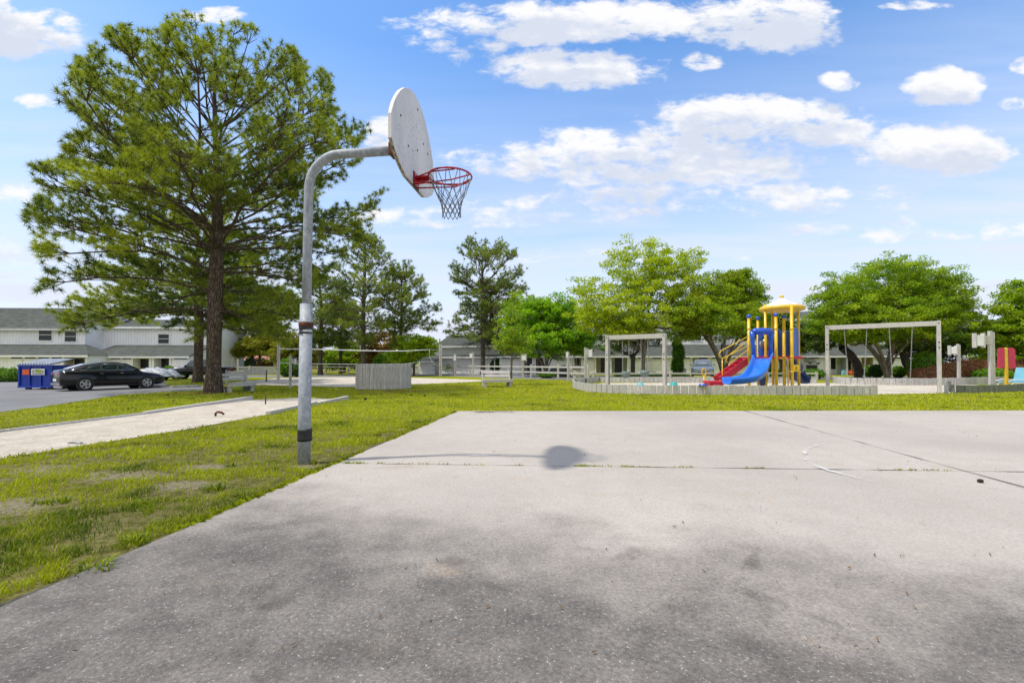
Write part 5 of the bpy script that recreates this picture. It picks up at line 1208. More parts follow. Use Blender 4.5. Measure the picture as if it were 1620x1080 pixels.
# picket fence far behind
a, b = Vector((XAT(366, 57), 57, DROP)), Vector((XAT(438, 55), 55, DROP)); r = thing('picket_fence', 'low white picket fence far behind the huge pine trunk', 'fence', a)
m = MB(); d = b-a; n = 34
for i in range(n+1):
    p = a.lerp(b, i/n)-a; m.prism([(-.06,0),(.06,0),(.06,.75),(0,.85),(-.06,.75)], .03, Matrix.Translation(p) @ Matrix(((1,0,0,0),(0,0,-1,0),(0,1,0,0),(0,0,0,1))))
m.build('pickets', M['trim'], r); m = MB()
for z in (.25,.6): beam(m, Vector((0,.03,z)), (b-a)+Vector((0,.03,z)), .04, .09)
m.build('rails', M['trim'], r)
# ------------------------------------------------------------------ round picket enclosure
eo = G(596, 617.6); ring = [eo+Vector(((u-596)*eo.y/720, dy, 0)) for u, dy in ((556,.55),(560,.18),(578,.0),(600,.02),(632,.42))]
ring += [ring[-1]+Vector((.30,.7,0)), ring[-1]+Vector((.0,1.7,0)), ring[0]+Vector((.5,2.1,0)), ring[0]+Vector((-.25,1.0,0)), ring[0].copy()]
enc = thing('picket_enclosure', 'angular grey picket enclosure hiding a utility box on the lawn', 'enclosure', eo); rr = random.Random(5); m = MB(); eh = ZV(573.5, eo.y)-eo.z
for p, a in walk(ring, .092):
    p = p-eo; p.z = 0; h = eh-.05+rr.uniform(-.02, .015); w = .074
    Mx = Matrix.Translation(p) @ Matrix.Rotation(a, 4, 'Z') @ Matrix.Rotation(rr.uniform(-.012, .012), 4, 'Y') @ Matrix(((1,0,0,0),(0,0,1,0),(0,1,0,0),(0,0,0,1)))
    m.prism([(-w/2,.05),(w/2,.05),(w/2,h-.05),(w/4,h-.012),(0,h),(-w/4,h-.012),(-w/2,h-.05)], .02, Mx)
m.build('pickets', M['wood_plank'], enc)
m = MB()
for z in (.3, eh-.3):
    for a, b in zip(ring[:-1], ring[1:]):
        c = sum(ring[:-1], Vector())/(len(ring)-1)-eo; pa, pb = (a-eo).lerp(c, .05), (b-eo).lerp(c, .05); beam(m, pa+Vector((0,0,z)), pb+Vector((0,0,z)), .04, .09)
m.build('rails', M['wood_dark'], enc)
# ------------------------------------------------------------------ benches
def bench(label, p, rz, w=1.65, s=1.0, group='low slanted back timber benches'):
    r = thing('garden_bench', label, 'bench', p, rz, group, s)
    for i in range(5): MB().box((0,-.38+i*.125,.40-.012*i), (w,.115,.04), bev=.008).build('seat_slat', M['woodx'], r)
    MB().box((0,-.44,.33), (w,.04,.15), bev=.008).build('front_apron', M['woodx'], r)
    for q in (-1, 1):
        MB().box((q*(w/2-.12),-.30,.15), (.14,.14,.34), bev=.01).build('leg', M['wood'], r)
        MB().box((q*(w/2-.12),.12,.13), (.10,.50,.26), bev=.01).build('foot_block', M['wood_dark'], r)
        rot = Matrix.Rotation(R(-24), 3, 'X'); MB().box((q*(w/2-.04),.21,.44), (.045,.15,1.02), rot=rot, bev=.008).build('back_support', M['wood'], r)
    for z in (.60,.78): MB().box((0,.29+(z-.5)*.42,z), (w,.03,.15), rot=Matrix.Rotation(R(-24), 3, 'X'), bev=.006).build('back_slat', M['woodx'], r)
    return r
p = G(786, 611.5); bench('weathered bench with slanted back beside the thin young tree', p+Vector((.0,.1,0)), R(16), 1.62, .98)
p = G(371, 619.5); bench('weathered bench seen end on at the foot of the huge pine', p+Vector((0,.2,0)), R(62), 1.3, .95)
p = G(372, 606); bench('bench further off behind the huge pine, facing the parking lot', p, R(30), 1.2, .9)
p = G(404, 603.6); r = thing('park_bench', 'dark metal framed park bench in the shade beyond the huge pine', 'bench', p, R(25), None, .95)
for q in (-1, 1):
    m = MB(); m.tube([(q*.7,-.25,0),(q*.7,-.22,.42),(q*.7,.2,.42),(q*.7,.35,.85)], .03, 8); m.tube([(q*.7,.15,.42),(q*.7,.3,0)], .03, 8); m.tube([(q*.7,-.22,.42),(q*.7,-.2,.62),(q*.7,.27,.62)], .025, 8); m.build('side_frame', M['blackplastic'], r)
for i in range(4): MB().box((0,-.18+i*.12,.44), (1.5,.10,.03)).build('seat_slat', M['woodx'], r)
for i in range(3): MB().box((0,.25+i*.045,.54+i*.12), (1.5,.03,.09)).build('back_slat', M['woodx'], r)
# horseshoe stake and rusty scraps
p = G(420, 640); o = MB().tube([(0,0,-.1),(.005,0,ZV(622, p.y)-p.z)], .018, 8).build('horseshoe_stake', M['rust']); o.location = p; tag(o, 'rusty iron stake standing in the sand lane', 'stake')
p = G(341, 659); m = MB(); m.tube([(0,0,.01),(0,0,.07),(.04,0,.10),(.11,.02,.085),(.16,.02,.05)], .022, 8); o = m.build('iron_stub', M['rust']); o.location = p; tag(o, 'bent orange rusty stub poking from the sand lane', 'stake')
p = G(108, 703); m = MB(); m.tube([(0,0,.02),(.06,.02,.03),(.14,0,.025),(.2,-.02,.02)], .02, 6); o = m.build('stray_stick', M['acmetal']); o.location = p; tag(o, 'short grey stick lying near the left end of the sand lane', 'stick')
# ------------------------------------------------------------------ trash cans
p = G(913, 600.8); s_ = p.y/720; r = thing('trash_can', 'brown slatted trash can with a domed dark lid beside the fence end', 'trash can', p)
m = MB()
for k in range(18): a = 2*math.pi*k/18; m.box((math.cos(a)*.30, math.sin(a)*.30, .46), (.02,.085,.78), a)
m.lathe([(.27,.05),(.27,.86),(.01,.86)], 18); m.build('slatted_body', M['wood'], r)
m = MB(); m.lathe([(.36,.84),(.37,.93),(.33,1.02),(.2,1.09),(.01,1.11)], 18); m.build('lid', M['brown'], r)
# ------------------------------------------------------------------ red panel on a yellow post, lounge chair
p = Vector((XAT(1591.5, 21.6), 21.6, H(21.6))); r = thing('activity_panel', 'rounded faded red play panel on a yellow post behind the mossy wall', 'play panel', p)
zt, zb = ZV(550, 21.6)-p.z, ZV(582, 21.6)-p.z; s_ = 21.6/720
for q in (-1, 1):
    x0, x1 = 3.2*s_, 13.6*s_; h = zt-zb; ol = [(x0,0),(x1+.01,0),(x1,h-.12),(x1-.03,h-.05),(x1-.10,h-.005),(x0,h)]
    m = MB(); m.prism([(q*x, z) for x, z in ol], .035, Matrix.Translation((0,0,zb)) @ Matrix(((1,0,0,0),(0,0,-1,0),(0,1,0,0),(0,0,0,1)))); m.build('panel', M['pinkred'], r, bevel=.006)
MB().box((0,0,(zt+.02)/2-.1), (.125,.10,zt+.2), bev=.02).build('post', M['yellow'], r)
p = Vector((XAT(1612, 22.4), 22.4, H(22.4))); r = thing('lounge_chair', 'light blue plastic lounge chair cut off by the right frame edge', 'lounge chair', p)
zs = ZV(604, 22.4)-p.z
m = MB(); rot = Matrix.Rotation(R(-14), 3, 'Y'); m.box((.12,0,zs+.36), (.07,.62,.72), rot=Matrix.Rotation(R(14), 3, 'Y'), bev=.03); m.build('backrest', M['lightblue'], r)
m = MB(); m.box((.55,0,zs+.04), (.9,.62,.07), bev=.03); m.box((-.35,0,zs), (.8,.58,.05), bev=.02); m.build('seat', M['lightblue'], r)
for q in (-1, 1):
    m = MB(); m.tube([(-.95,q*.3,0),(-.98,q*.3,.25),(-.85,q*.3,zs+.06),(-.5,q*.3,zs+.13),(.3,q*.3,zs+.1)], .02, 8); m.tube([(-.75,q*.3,0),(-.76,q*.3,.2),(-.62,q*.3,zs-.03),(.8,q*.3,zs-.05)], .02, 8); m.tube([(.8,q*.3,zs-.05),(.85,q*.3,0)], .02, 8); m.build('side_frame', M['white'], r)
# green metal box at the left end of the right hand fence / meter box by end house
p = G(652, 590.8); o = MB().box((0,0,.55), (1.5,.5,.9), bev=.02).box((0,0,1.03), (1.6,.6,.06), bev=.01).build('utility_box', M['trim']); o.location = p; tag(o, 'white utility box below the grey end house left of the net post', 'utility box')
# ------------------------------------------------------------------ houses
def house(label, P0, P1, e1, t1, d1, e2, r2, d2, feats, seed=0, wins=(), upper=True, group='white two storey houses', cat='house', setx=(0, 1), name='townhouse', overhang=.35, hip=0):
    """front wall from P0 (left) to P1 (right); e1 lower eave, t1 top of the lower roof, e2 upper eave, r2 ridge (heights above ground)"""
    P0 = Vector(P0); P1 = Vector(P1); d = P1-P0; Wd = math.hypot(d.x, d.y); r = thing(name, label, cat, P0, math.atan2(d.y, d.x), group)
    cuts = sorted([(f[1]*Wd, f[2]*Wd) for f in feats if f[0] in ('porch', 'recess')]); x = 0; m = MB(); segs = []
    for a, b in cuts:
        if a > x: segs.append((x, a))
        x = b
    if x < Wd: segs.append((x, Wd))
    for a, b in segs: m.box(((a+b)/2, .06, e1/2), (b-a, .12, e1))
    for a, b in cuts: m.box(((a+b)/2, .06, e1-.10), (b-a, .12, .20))
    m.box((.06, d1/2+.06, e1/2+.0), (.12, d1-.12, e1)); m.box((Wd-.06, d1/2+.06, e1/2), (.12, d1-.12, e1))
    for xx in (.06, Wd-.06)[:1 if hip else 2]: m.add([(xx-.059,.0,e1),(xx+.059,0,e1),(xx-.059,d1,e1),(xx+.059,d1,e1),(xx-.059,d1,t1-.06),(xx+.059,d1,t1-.06)], [(0,1,3,2),(2,3,5,4),(0,4,5,1),(0,2,4),(1,5,3)])
    m.build('wall', M['siding'], r)
    for f in feats:
        a, b = f[1]*Wd, f[2]*Wd; w = b-a; c = (a+b)/2
        if f[0] == 'panel':     # pale board panels under dark clerestory slots
            k = max(1, int(round(w/(f[3] if len(f) > 3 else 2.3)))); pw = w/k
            for i in range(k):
                xc = a+(i+.5)*pw; m = MB(); m.box((xc, -.03, e1*.43), (pw-.16, .05, e1*.80)); m.box((xc, -.058, e1*.43), (pw-.16, .006, .03)); pn = m.build('door_panel', M['trim'], r)
                m = MB(); m.box((xc, -.012, e1*.90), (pw-.28, .03, e1*.085)); m.build('clerestory_slot', M['dark_gap'], pn)
        else:
            wallm = M[f[3]] if len(f) > 3 else M['tan_wall']; dp = 1.0
            m = MB(); m.box((c, dp, e1/2), (w, .08, e1-.02)); m.box((a+.05, dp/2+.06, e1/2), (.1, dp-.13, e1-.02)); m.box((b-.05, dp/2+.06, e1/2), (.1, dp-.13, e1-.02)); m.build('recess_wall', wallm, r)
            for side in (a, b): MB().box((side, -.02, e1/2-.02), (.16, .18, e1-.04)).build('column', M['trim'], r)
            if len(f) > 4 and f[4]:
                for dx, kind in f[4]:
                    xd = a+dx*w; dw = min(1.0, w*.46)
                    if kind == 'door': m = MB(); m.box((xd, dp-.07, 1.02), (dw,.06,2.04)); dr = m.build('door', M['trim'], r); MB().box((xd, dp-.105, 1.25), (dw*.6,.02,1.25)).build('door_pane', M['glass'], dr)
                    elif kind == 'dark': m = MB(); m.box((xd, dp-.06, 1.0), (dw+.14,.05,2.06)); dr = m.build('door', M['trim'], r); MB().box((xd, dp-.09, .99), (dw-.02,.02,1.94)).build('door_pane', M['glass'], dr)
                    elif kind == 'window': m = MB(); m.box((xd, dp-.06, 1.25), (1.1,.05,1.15)); fr_ = m.build('window', M['trim'], r); MB().box((xd, dp-.09, 1.25), (.94,.02,.99)).build('pane', M['glass'], fr_)
    # lower roof slab
    def slab(x0, x1, y0, z0, y1, z1, t=.12):
        n = Vector((0, -(z1-z0), y1-y0)).normalized()*t; a = [Vector((x0,y0,z0)), Vector((x1,y0,z0)), Vector((x1,y1,z1)), Vector((x0,y1,z1))]
        return a+[p+n for p in a], [(3,2,1,0),(4,5,6,7),(0,1,5,4),(1,2,6,5),(2,3,7,6),(3,0,4,7)]
    sl = (t1-e1)/d1; m = MB(); V, F_ = slab(-.15, Wd+.15, -overhang, e1-overhang*sl+.02, d1-.002, t1+.02)
    if hip:
        for q in (2, 6): V[q] = V[q]-Vector((hip, 0, 0))
        zl = e1-overhang*sl+.10; m.add([V[5], Vector((Wd+.15, d1-.002, zl)), V[6]], [(0,1,2)])
    m.add(V, F_); m.build('lower_roof', M['shingle'], r)
    m = MB(); m.box((Wd/2, -overhang-.015, e1-overhang*sl+.04), (Wd+.32, .03, .20)); m.build('fascia', M['trim'], r)
    if upper:
        x0, x1 = setx[0]*Wd, setx[1]*Wd; dd = d2
        m = MB(); m.box(((x0+x1)/2, d1+dd, (e2+e1*.3)/2), (x1-x0, 2*dd, e2-e1*.3))
        m.add([(x0+.003,d1,e2),(x0+.003,d1+2*dd,e2),(x0+.003,d1+dd,r2-.08)], [(0,1,2)]); m.add([(x1-.003,d1,e2),(x1-.003,d1+2*dd,e2),(x1-.003,d1+dd,r2-.08)], [(0,1,2)])
        m.build('upper_wall', M['siding'], r)
        s2 = (r2-e2)/dd; m = MB(); m.add(*slab(x0-.25, x1+.25, d1-.4, e2-.4*s2+.02, d1+dd, r2+.02)); V, F_ = slab(x0-.25, x1+.25, d1+2*dd+.4, e2-.4*s2+.02, d1+dd, r2+.02)
        m.add([Vector((p.x, p.y, p.z)) for p in V[:4]]+[Vector((p.x, p.y, p.z+.14)) for p in V[:4]], F_); m.build('roof', M['shingle'], r)
        m = MB(); m.box(((x0+x1)/2, d1-.42, e2-.4*s2+.05), (x1-x0+.52, .04, .22)); m.build('eave_trim', M['trim'], r)
        for (fx, zc, ww, wh) in wins:
            xc = fx*Wd; m = MB(); m.box((xc, d1-.03, zc), (ww+.22, .07, wh+.22)); fr_ = m.build('window', M['trim'], r)
            m = MB(); m.box((xc, d1-.07, zc), (ww, .03, wh)); pn = m.build('pane', M['glass'], fr_); MB().box((xc, d1-.09, zc), (ww, .02, .05)).build('meeting_rail', M['trim'], fr_)
    return r
def gp3(u, Yd): return Vector((XAT(u, Yd), Yd, H(Yd)))
def hz3(v, Yd): return ZV(v, Yd)-H(Yd)
# left hand house, and its neighbour with a gable end
Y0 = 44.0
house('large white two storey house at the far left with dark shuttered windows', gp3(-150, Y0-.4), gp3(141, Y0+.4), hz3(562.0, Y0), hz3(547, Y0+3.5), 3.5, hz3(518.5, Y0+3.5), hz3(489.5, Y0+7.5), 4.2,
      [('panel', .10, .44), ('panel', .565, .86, 1.25), ('recess', .86, .99, 'tan_wall', [(.3, 'window')])], wins=[(.566, hz3(529.5, Y0+3.5), 1.25, 1.15), (.715, hz3(532, Y0+3.5), 1.1, 1.05), (.25, hz3(529.5, Y0+3.5), 1.2, 1.15)], setx=(0, .80), hip=3.4, group='white houses at the left')
house('lower white house wing partly behind the pine branches with a porch', gp3(141.5, Y0+2.6), gp3(300, Y0+3.2), hz3(563.5, Y0+3), hz3(548, Y0+6.5), 3.5, hz3(518, Y0+6.5), hz3(508, Y0+10), 3.6,
      [('panel', .20, .43, 1.1), ('recess', .43, .61, 'siding', [(.25, 'window')]), ('recess', .64, .81, 'trim', [(.3, 'dark')]), ('panel', .83, .99, 1.1)], wins=[(.5, hz3(536, Y0+6.5), 1.1, 1.0)], setx=(-.32, 1), group='white houses at the left')
# fence-like low planter and white pickets of the left porch
p = gp3(108, Y0-1.2); r = thing('picket_fence', 'short white picket fence in front of the left house porch behind the blue bin', 'fence', p); m = MB()
for i in range(13): m.prism([(-.05,0),(.05,0),(.05,.8),(0,.9),(-.05,.8)], .03, Matrix.Translation((-.6+i*.17,0,.2)) @ Matrix(((1,0,0,0),(0,0,-1,0),(0,1,0,0),(0,0,0,1))))
m.build('pickets', M['trim'], r); MB().box((.42,.03,.75), (2.2,.04,.08)).build('rail', M['trim'], r)
m = MB(); p = gp3(136, Y0-.8); o = MB().box((0,0,.5), (2.0,.8,1.0), bev=.03).build('planter_box', M['acmetal']); o.location = p; tag(o, 'grey planter box beside the left house porch', 'planter')
# end house behind the volleyball net
EY = 54.0
house('plain white end house with grey roof behind the volleyball net post', gp3(684, EY+2.2), gp3(790, EY-1.2), hz3(565, EY), hz3(563, EY+1), 1.0, hz3(546.5, EY+1), hz3(531, EY+4.5), 3.6, [], wins=[], setx=(0, 1), group='white houses behind the fence')
house('low white wing of the end house below the small green tree', gp3(664, EY+.2), gp3(688, EY-.6), hz3(571, EY-1), hz3(566, EY+.4), 1.4, 3, 4, 2, [], upper=False, group='white houses behind the fence')
# the long row on the right
RY = 50.0; E1 = hz3(562.5, RY); T1 = hz3(547, RY+3.2)
rows = [
 ('white house left of the maple stems with pale door panels', 790, 905, RY+1.2, 1, [('panel', .02, .30, 1.1), ('recess', .31, .47, 'tan_wall', [(.6, 'dark')]), ('panel', .66, .82, 1.1), ('recess', .50, .60, 'tan_wall', [(.5, 'dark')])], []),
 ('white house seen through the small swing frame with two tan porches', 905.5, 1022, RY+.3, 2, [('recess', .02, .13, 'tan_wall', [(.5, 'door')]), ('panel', .14, .31, .95), ('recess', .32, .46, 'tan_wall', [(.7, 'dark')]), ('recess', .53, .76, 'bluegrey_wall', [(.45, 'dark')]), ('panel', .77, .99, .9)], [(.35, hz3(530, RY+3.5), 1.1, 1.2)]),
 ('white house behind the silver car and the fan shaped myrtle', 1022.5, 1150, RY-.4, 3, [('panel', .06, .20, 1.2), ('panel', .43, .56, 1.2), ('recess', .57, .78, 'tan_wall', [(.75, 'dark')]), ('panel', .80, .98, 1.2)], [(.7, hz3(530, RY+3), 1.1, 1.2)]),
 ('white house behind the playset with a flower wreath wall', 1150.5, 1303, RY-.2, 4, [('panel', .05, .38, 1.3), ('recess', .40, .54, 'tan_wall', [(.5, 'dark')]), ('panel', .60, .96, 1.35)], [(.86, hz3(531, RY+3), 1.3, 1.3), (.3, hz3(531, RY+3), 1.2, 1.2)]),
 ('white house with blue grey porch seen through the large swing frame', 1303.5, 1430, RY-1.2, 5, [('recess', .07, .29, 'bluegrey_wall', [(.45, 'door')]), ('recess', .29, .44, 'tan_wall', [(.5, 'dark')]), ('recess', .46, .63, 'tan_wall', []), ('panel', .64, .99, 1.5)], [(.25, hz3(531, RY+3), 1.2, 1.2)])]
for lb, u0, u1, yy, sd, ft, wn in rows: house(lb, gp3(u0, yy+.9), gp3(u1, yy-.7), E1, T1, 3.2, hz3(506, RY+3.2), hz3(496, RY+7), 3.6, ft, sd, wn, group='white houses behind the fence')
# a white roof edge at the extreme right behind the hedge
house('distant pale house at the extreme right behind the hedge', gp3(1596, 58), gp3(1720, 56), hz3(566, 58), hz3(560, 60), 2.2, hz3(558, 60), hz3(548, 64), 3.5, [], upper=True, group='distant houses')
# far peach houses with red roofs
for i, (u0, u1, Yd, ve, vr, lb) in enumerate(((352,392,92,571,562,'far peach house with a red roof just right of the huge trunk'),(394,436,96,572,562.5,'far peach house with a red roof left of the grey net post'),(438,478,98,571,561,'far peach house with a red roof behind the hoop pole'))):
    a, b = gp3(u0, Yd), gp3(u1, Yd); w = b.x-a.x; r = thing('gabled_house', lb, 'house', a, group='far peach houses'); e, rd = hz3(ve, Yd), hz3(vr, Yd)
    m = MB(); m.box((w/2, 4, e/2), (w-.2, 8, e)); m.add([(w*.3,-.4,e),(w*.7,-.4,e),(w*.5,-.4,e+(rd-e)*.7)], [(0,1,2)]); m.build('wall', M['peach_wall'], r)
    m = MB(); m.add([(-.4,-.5,e),(w+.4,-.5,e),(w+.4,4,rd),(-.4,4,rd),(-.4,8.5,e),(w+.4,8.5,e)], [(0,1,2,3),(3,2,5,4),(0,3,4),(1,5,2),(0,4,5,1)])
    m.add([(w*.25,-.6,e+.02),(w*.5,-.6,e+(rd-e)*.8),(w*.5,3,e+(rd-e)*.8),(w*.75,-.6,e+.02),(w*.25,.2,e+.02),(w*.75,.2,e+.02)], [(0,1,2,4),(1,3,5,2)]); m.build('roof', M['terracotta'], r)
    for fx in (.15,.5,.82):
        MB().box((w*fx,-.45 if fx == .5 else -.03,e*.55), (1.1,.08,1.3)).build('window', M['glass'], r)
# wreath, baskets and pots at the decorated wall (thin metal tree ornament)
WY = RY-1.0
p = gp3(1281, WY); r = thing('metal_wall_tree', 'black metal tree ornament on the white panels behind the playset', 'wall ornament', p+Vector((0,-.03,0))); m = MB(); rr = random.Random(3)
m.tube([(0,0,1.0),(0,0,1.45)], .02, 6)
for k in range(13):
    a = R(10+k*160/12); L = .55+.1*rr.random(); m.tube([(0,0,1.25),(math.cos(a)*L*.6,0,1.35+math.sin(a)*L*.3),(math.cos(a)*L,0,1.4+math.sin(a)*L*.55)], .014, 5); m.ball((math.cos(a)*L,0,1.4+math.sin(a)*L*.55), (.05,.02,.05), 6)
m.build('branches', M['blackplastic'], r)
p = gp3(1294, WY-.2); r = thing('hanging_basket', 'round brown hanging basket right of the metal tree ornament', 'basket', p)
m = MB(); m.lathe([(.01,1.15),(.16,1.2),(.22,1.35),(.2,1.36),(.01,1.33)], 14); m.build('bowl', M['brown'], r); m = MB(); m.tube([(-.2,0,1.35),(0,0,1.75),(.2,0,1.35)], .01, 5); m.build('hanger', M['blackplastic'], r)
for i, (u, mt, h, lb) in enumerate(((1273,'terracotta',.4,'terracotta plant pot at the decorated wall left of the window box'),(1290,'acmetal',.55,'grey plant pot at the decorated wall'),(1298,'teal',.5,'teal plant pot beside the large swing frame post'))):
    p = gp3(u, WY-.8); r = thing('plant_pot', lb, 'plant pot', p, group='plant pots by the decorated wall'); m = MB(); m.lathe([(.01,0),(.14,0),(.2,h*.6),(.22,h*.62),(.01,h*.58)], 14); m.build('pot', M[mt], r)
    m = MB()
    for k in range(26): a = rr.random()*6.28; q = .22*rr.random(); m.add([(math.cos(a)*q,math.sin(a)*q,h*.55),(math.cos(a)*(q+.08),math.sin(a)*(q+.05),h*(.9+.4*rr.random())),(math.cos(a+.5)*q*1.3,math.sin(a+.5)*q*1.3,h*1.05)], [(0,1,2)])
    m.build('plant', M['bush_dark'], r)
o = MB().box((0,0,.7), (1.15,.10,.8)).build('garden_board', M['dark_gap']); o.location = gp3(1284, WY-.5); tag(o, 'dark board leaning on the decorated wall', 'board')
for u, lb in ((889,'grey air conditioner box left of the fan stems, beside the covered motorbike'),(1078,'grey air conditioner box left of the silver car')):
    p = gp3(u-2, 43 if u > 1000 else 47); o = MB().box((0,0,.42), (.85,.85,.84), bev=.03).box((0,0,.87), (.7,.7,.03)).build('air_conditioner', M['acmetal']); o.location = p; tag(o, lb, 'air conditioner', 'air conditioner boxes')
p = gp3(1334.5, 47.5); o = MB().box((0,0,.35), (.5,.4,.6), bev=.05).box((0,0,.72), (.35,.35,.12), bev=.03).build('blue_cooler', M['lightblue']); o.location = p; o.scale = (.7,)*3; tag(o, 'blue box standing before the blue grey porch', 'cooler')
p = gp3(1347, 47.3); m = MB(); m.box((0,0,.32), (.5,.4,.05)); m.box((0,.2,.52), (.5,.05,.4))
for sx in (-.2,.2):
    for sy in (-.15,.15): m.box((sx,sy,.15), (.05,.05,.32))
o = m.build('orange_chair', M['orange']); o.location = p; o.scale = (.75,)*3; tag(o, 'small orange chair on the porch behind the left swing', 'chair')
p = gp3(838, 46.5); r = thing('garden_light', 'short post light in front of the young tree and end house', 'lamp', gp3(782.5, 52)); m = MB(); m.tube([(0,0,-.1),(0,0,1.6)], .05, 8); m.build('post', M['trim'], r); m = MB(); m.lathe([(.01,1.6),(.16,1.6),(.2,1.85),(.24,1.87),(.01,1.98)], 10); m.build('lamp_head', M['acmetal'], r)

# ------------------------------------------------------------------ dumpster
dp = G(30, 616.3); dq = G(78, 616.3); dr_ = G(102, 612.5)
ang = math.atan2((dq-dp).y, (dq-dp).x)+R(4); w1 = (dq-dp).length; w2 = 2.0
dm = thing('dumpster', 'blue metal dumpster with ribbed plastic lids at the left edge of the lot', 'dumpster', dp, ang); Wt = w1+.85; bh = hz3(577.5, dp.y)
Wt = w1+.05; D2 = 1.15
m = MB(); m.box((Wt/2, D2/2, bh/2+.08), (Wt, D2, bh-.16), bev=.015)
for x in (.03, Wt*.33, Wt*.66, Wt-.03): m.box((x, -.03, bh/2+.08), (.07, .06, bh-.2))
m.box((Wt/2, -.03, bh-.03), (Wt+.06, .09, .08)); m.box((Wt/2, -.03, .14), (Wt+.02, .08, .08)); m.build('body', M['binblue'], dm)
for x in (.25, Wt-.25):
    for y in (.2, D2-.2): MB().box((x, y, .04), (.2,.12,.10)).build('skid', M['blackplastic'], dm)
for q in (0, 1):
    x0 = q*Wt/2+.01; x1 = x0+Wt/2-.02; m = MB(); zf, zb_ = bh+.015, bh+.27
    m.add([(x0,-.10,zf),(x1,-.10,zf),(x1,D2,zb_),(x0,D2,zb_),(x0,-.10,zf+.04),(x1,-.10,zf+.04),(x1,D2,zb_+.04),(x0,D2,zb_+.04)], [(3,2,1,0),(4,5,6,7),(0,1,5,4),(1,2,6,5),(2,3,7,6),(3,0,4,7)]); ld = m.build('lid', M['lid'], dm)
    m = MB(); n = 6
    for i in range(n): x = x0+(x1-x0)*(i+.5)/n; m.add([(x-.028,-.105,zf+.052),(x+.028,-.105,zf+.052),(x+.028,D2-.01,zb_+.056),(x-.028,D2-.01,zb_+.056),(x-.028,-.115,zf-.0),(x+.028,-.115,zf-.0)], [(0,1,2,3),(4,5,1,0)])
    m.build('lid_ribs', M['lidrib_highlight'], ld)
MB().box((.36,-.072,bh*.72), (.30,.02,.25)).build('orange_sign', M['orange'], dm)
sg = MB().box((.90,-.072,bh*.73), (.60,.02,.30)).build('company_sign', M['white'], dm)
m = MB(); m.box((.92,-.085,bh*.76), (.26,.008,.15), rot=Matrix.Rotation(.12, 3, 'Y')); m.build('sign_mark', M['greenmark'], sg)
m = MB()
for x, w_, z in ((.70,.11,.78),(.70,.08,.72),(1.12,.10,.77),(1.12,.08,.71),(.90,.48,.655)): m.box((x,-.087,bh*z), (w_,.006,.03))
m.build('sign_lettering', M['blackplastic'], sg)
for q in (-1, 1): MB().box((Wt/2+q*(Wt/2+.05), .5, bh*.72), (.10,.55,.16), bev=.01).build('lift_sleeve', M['binblue'], dm)

# ------------------------------------------------------------------ cars
def loft(m, st, prof, smooth=True):
    """st: stations (x, params...); prof(params) gives the closed cross-section [(y, z)]"""
    V = []; n = None
    for s in st:
        p = prof(s); n = len(p); V += [(s[0], y, z) for y, z in p]
    F_ = [(i*n+k, i*n+(k+1) % n, (i+1)*n+(k+1) % n, (i+1)*n+k) for i in range(len(st)-1) for k in range(n)]
    F_ += [tuple(range(n)), tuple((len(st)-1)*n+k for k in reversed(range(n)))]; m.add(V, F_, smooth)
def wheel(parent, x, y, r, w, side, spokes=5):
    root = MB(); Mx = Matrix.Translation((x, y, r)) @ Matrix.Rotation(R(-90)*side, 4, 'X')
    root.lathe([(r*.66,-w/2),(r*.93,-w/2),(r,-w*.3),(r,w*.3),(r*.93,w/2),(r*.66,w/2-.005),(r*.64,-w/2)], 28, Mx); t = root.build('wheel', M['tyre'], parent)
    m = MB(); m.lathe([(r*.70,w/2-.015),(r*.68,w/2+.004),(r*.62,w/2+.002),(r*.60,w/2-.07),(.01,w/2-.08)], 28, Mx); 
    m.lathe([(.01,w/2+.0),(r*.15,w/2-.002),(r*.17,w/2-.03)], 12, Mx)
    for k in range(spokes):
        for dq in (-.16, .16):
            a = 2*math.pi*k/spokes; rot = Mx @ Matrix.Rotation(a+dq, 4, 'Z'); c = rot @ Vector((r*.38, 0, w/2-.018)); m.box(c, (r*.54, .030, .025), rot=rot.to_3x3())
    m.m = 1; m.lathe([(r*.585,w/2-.060),(.01,w/2-.066)], 20, Mx); m.build('rim', [M['alloy'], M['blackplastic']], t)
def body_prof(s):
    x, w, zb, zm, zt, zc = s        # half width, bottom, shoulder, top at side, crown
    h = [(w*.86, zb), (w*.98, zb+.06), (w, zb+(zm-zb)*.45), (w*.985, zm-.03), (w*.95, zm+.01), (w*.80, zt), (w*.4, zc)]
    return h+[(-y, z) for y, z in reversed(h)]
def cab_prof(s):
    x, wb, wt, zb, zt = s; h = [(wb, zb), (wb*.98, zb+.02), (wb+(wt-wb)*.5+.02, (zb+zt)/2), (wt+.02, zt-.06), (wt*.93, zt-.012), (wt*.5, zt+.012)]
    return h+[(-y, z) for y, z in reversed(h)]
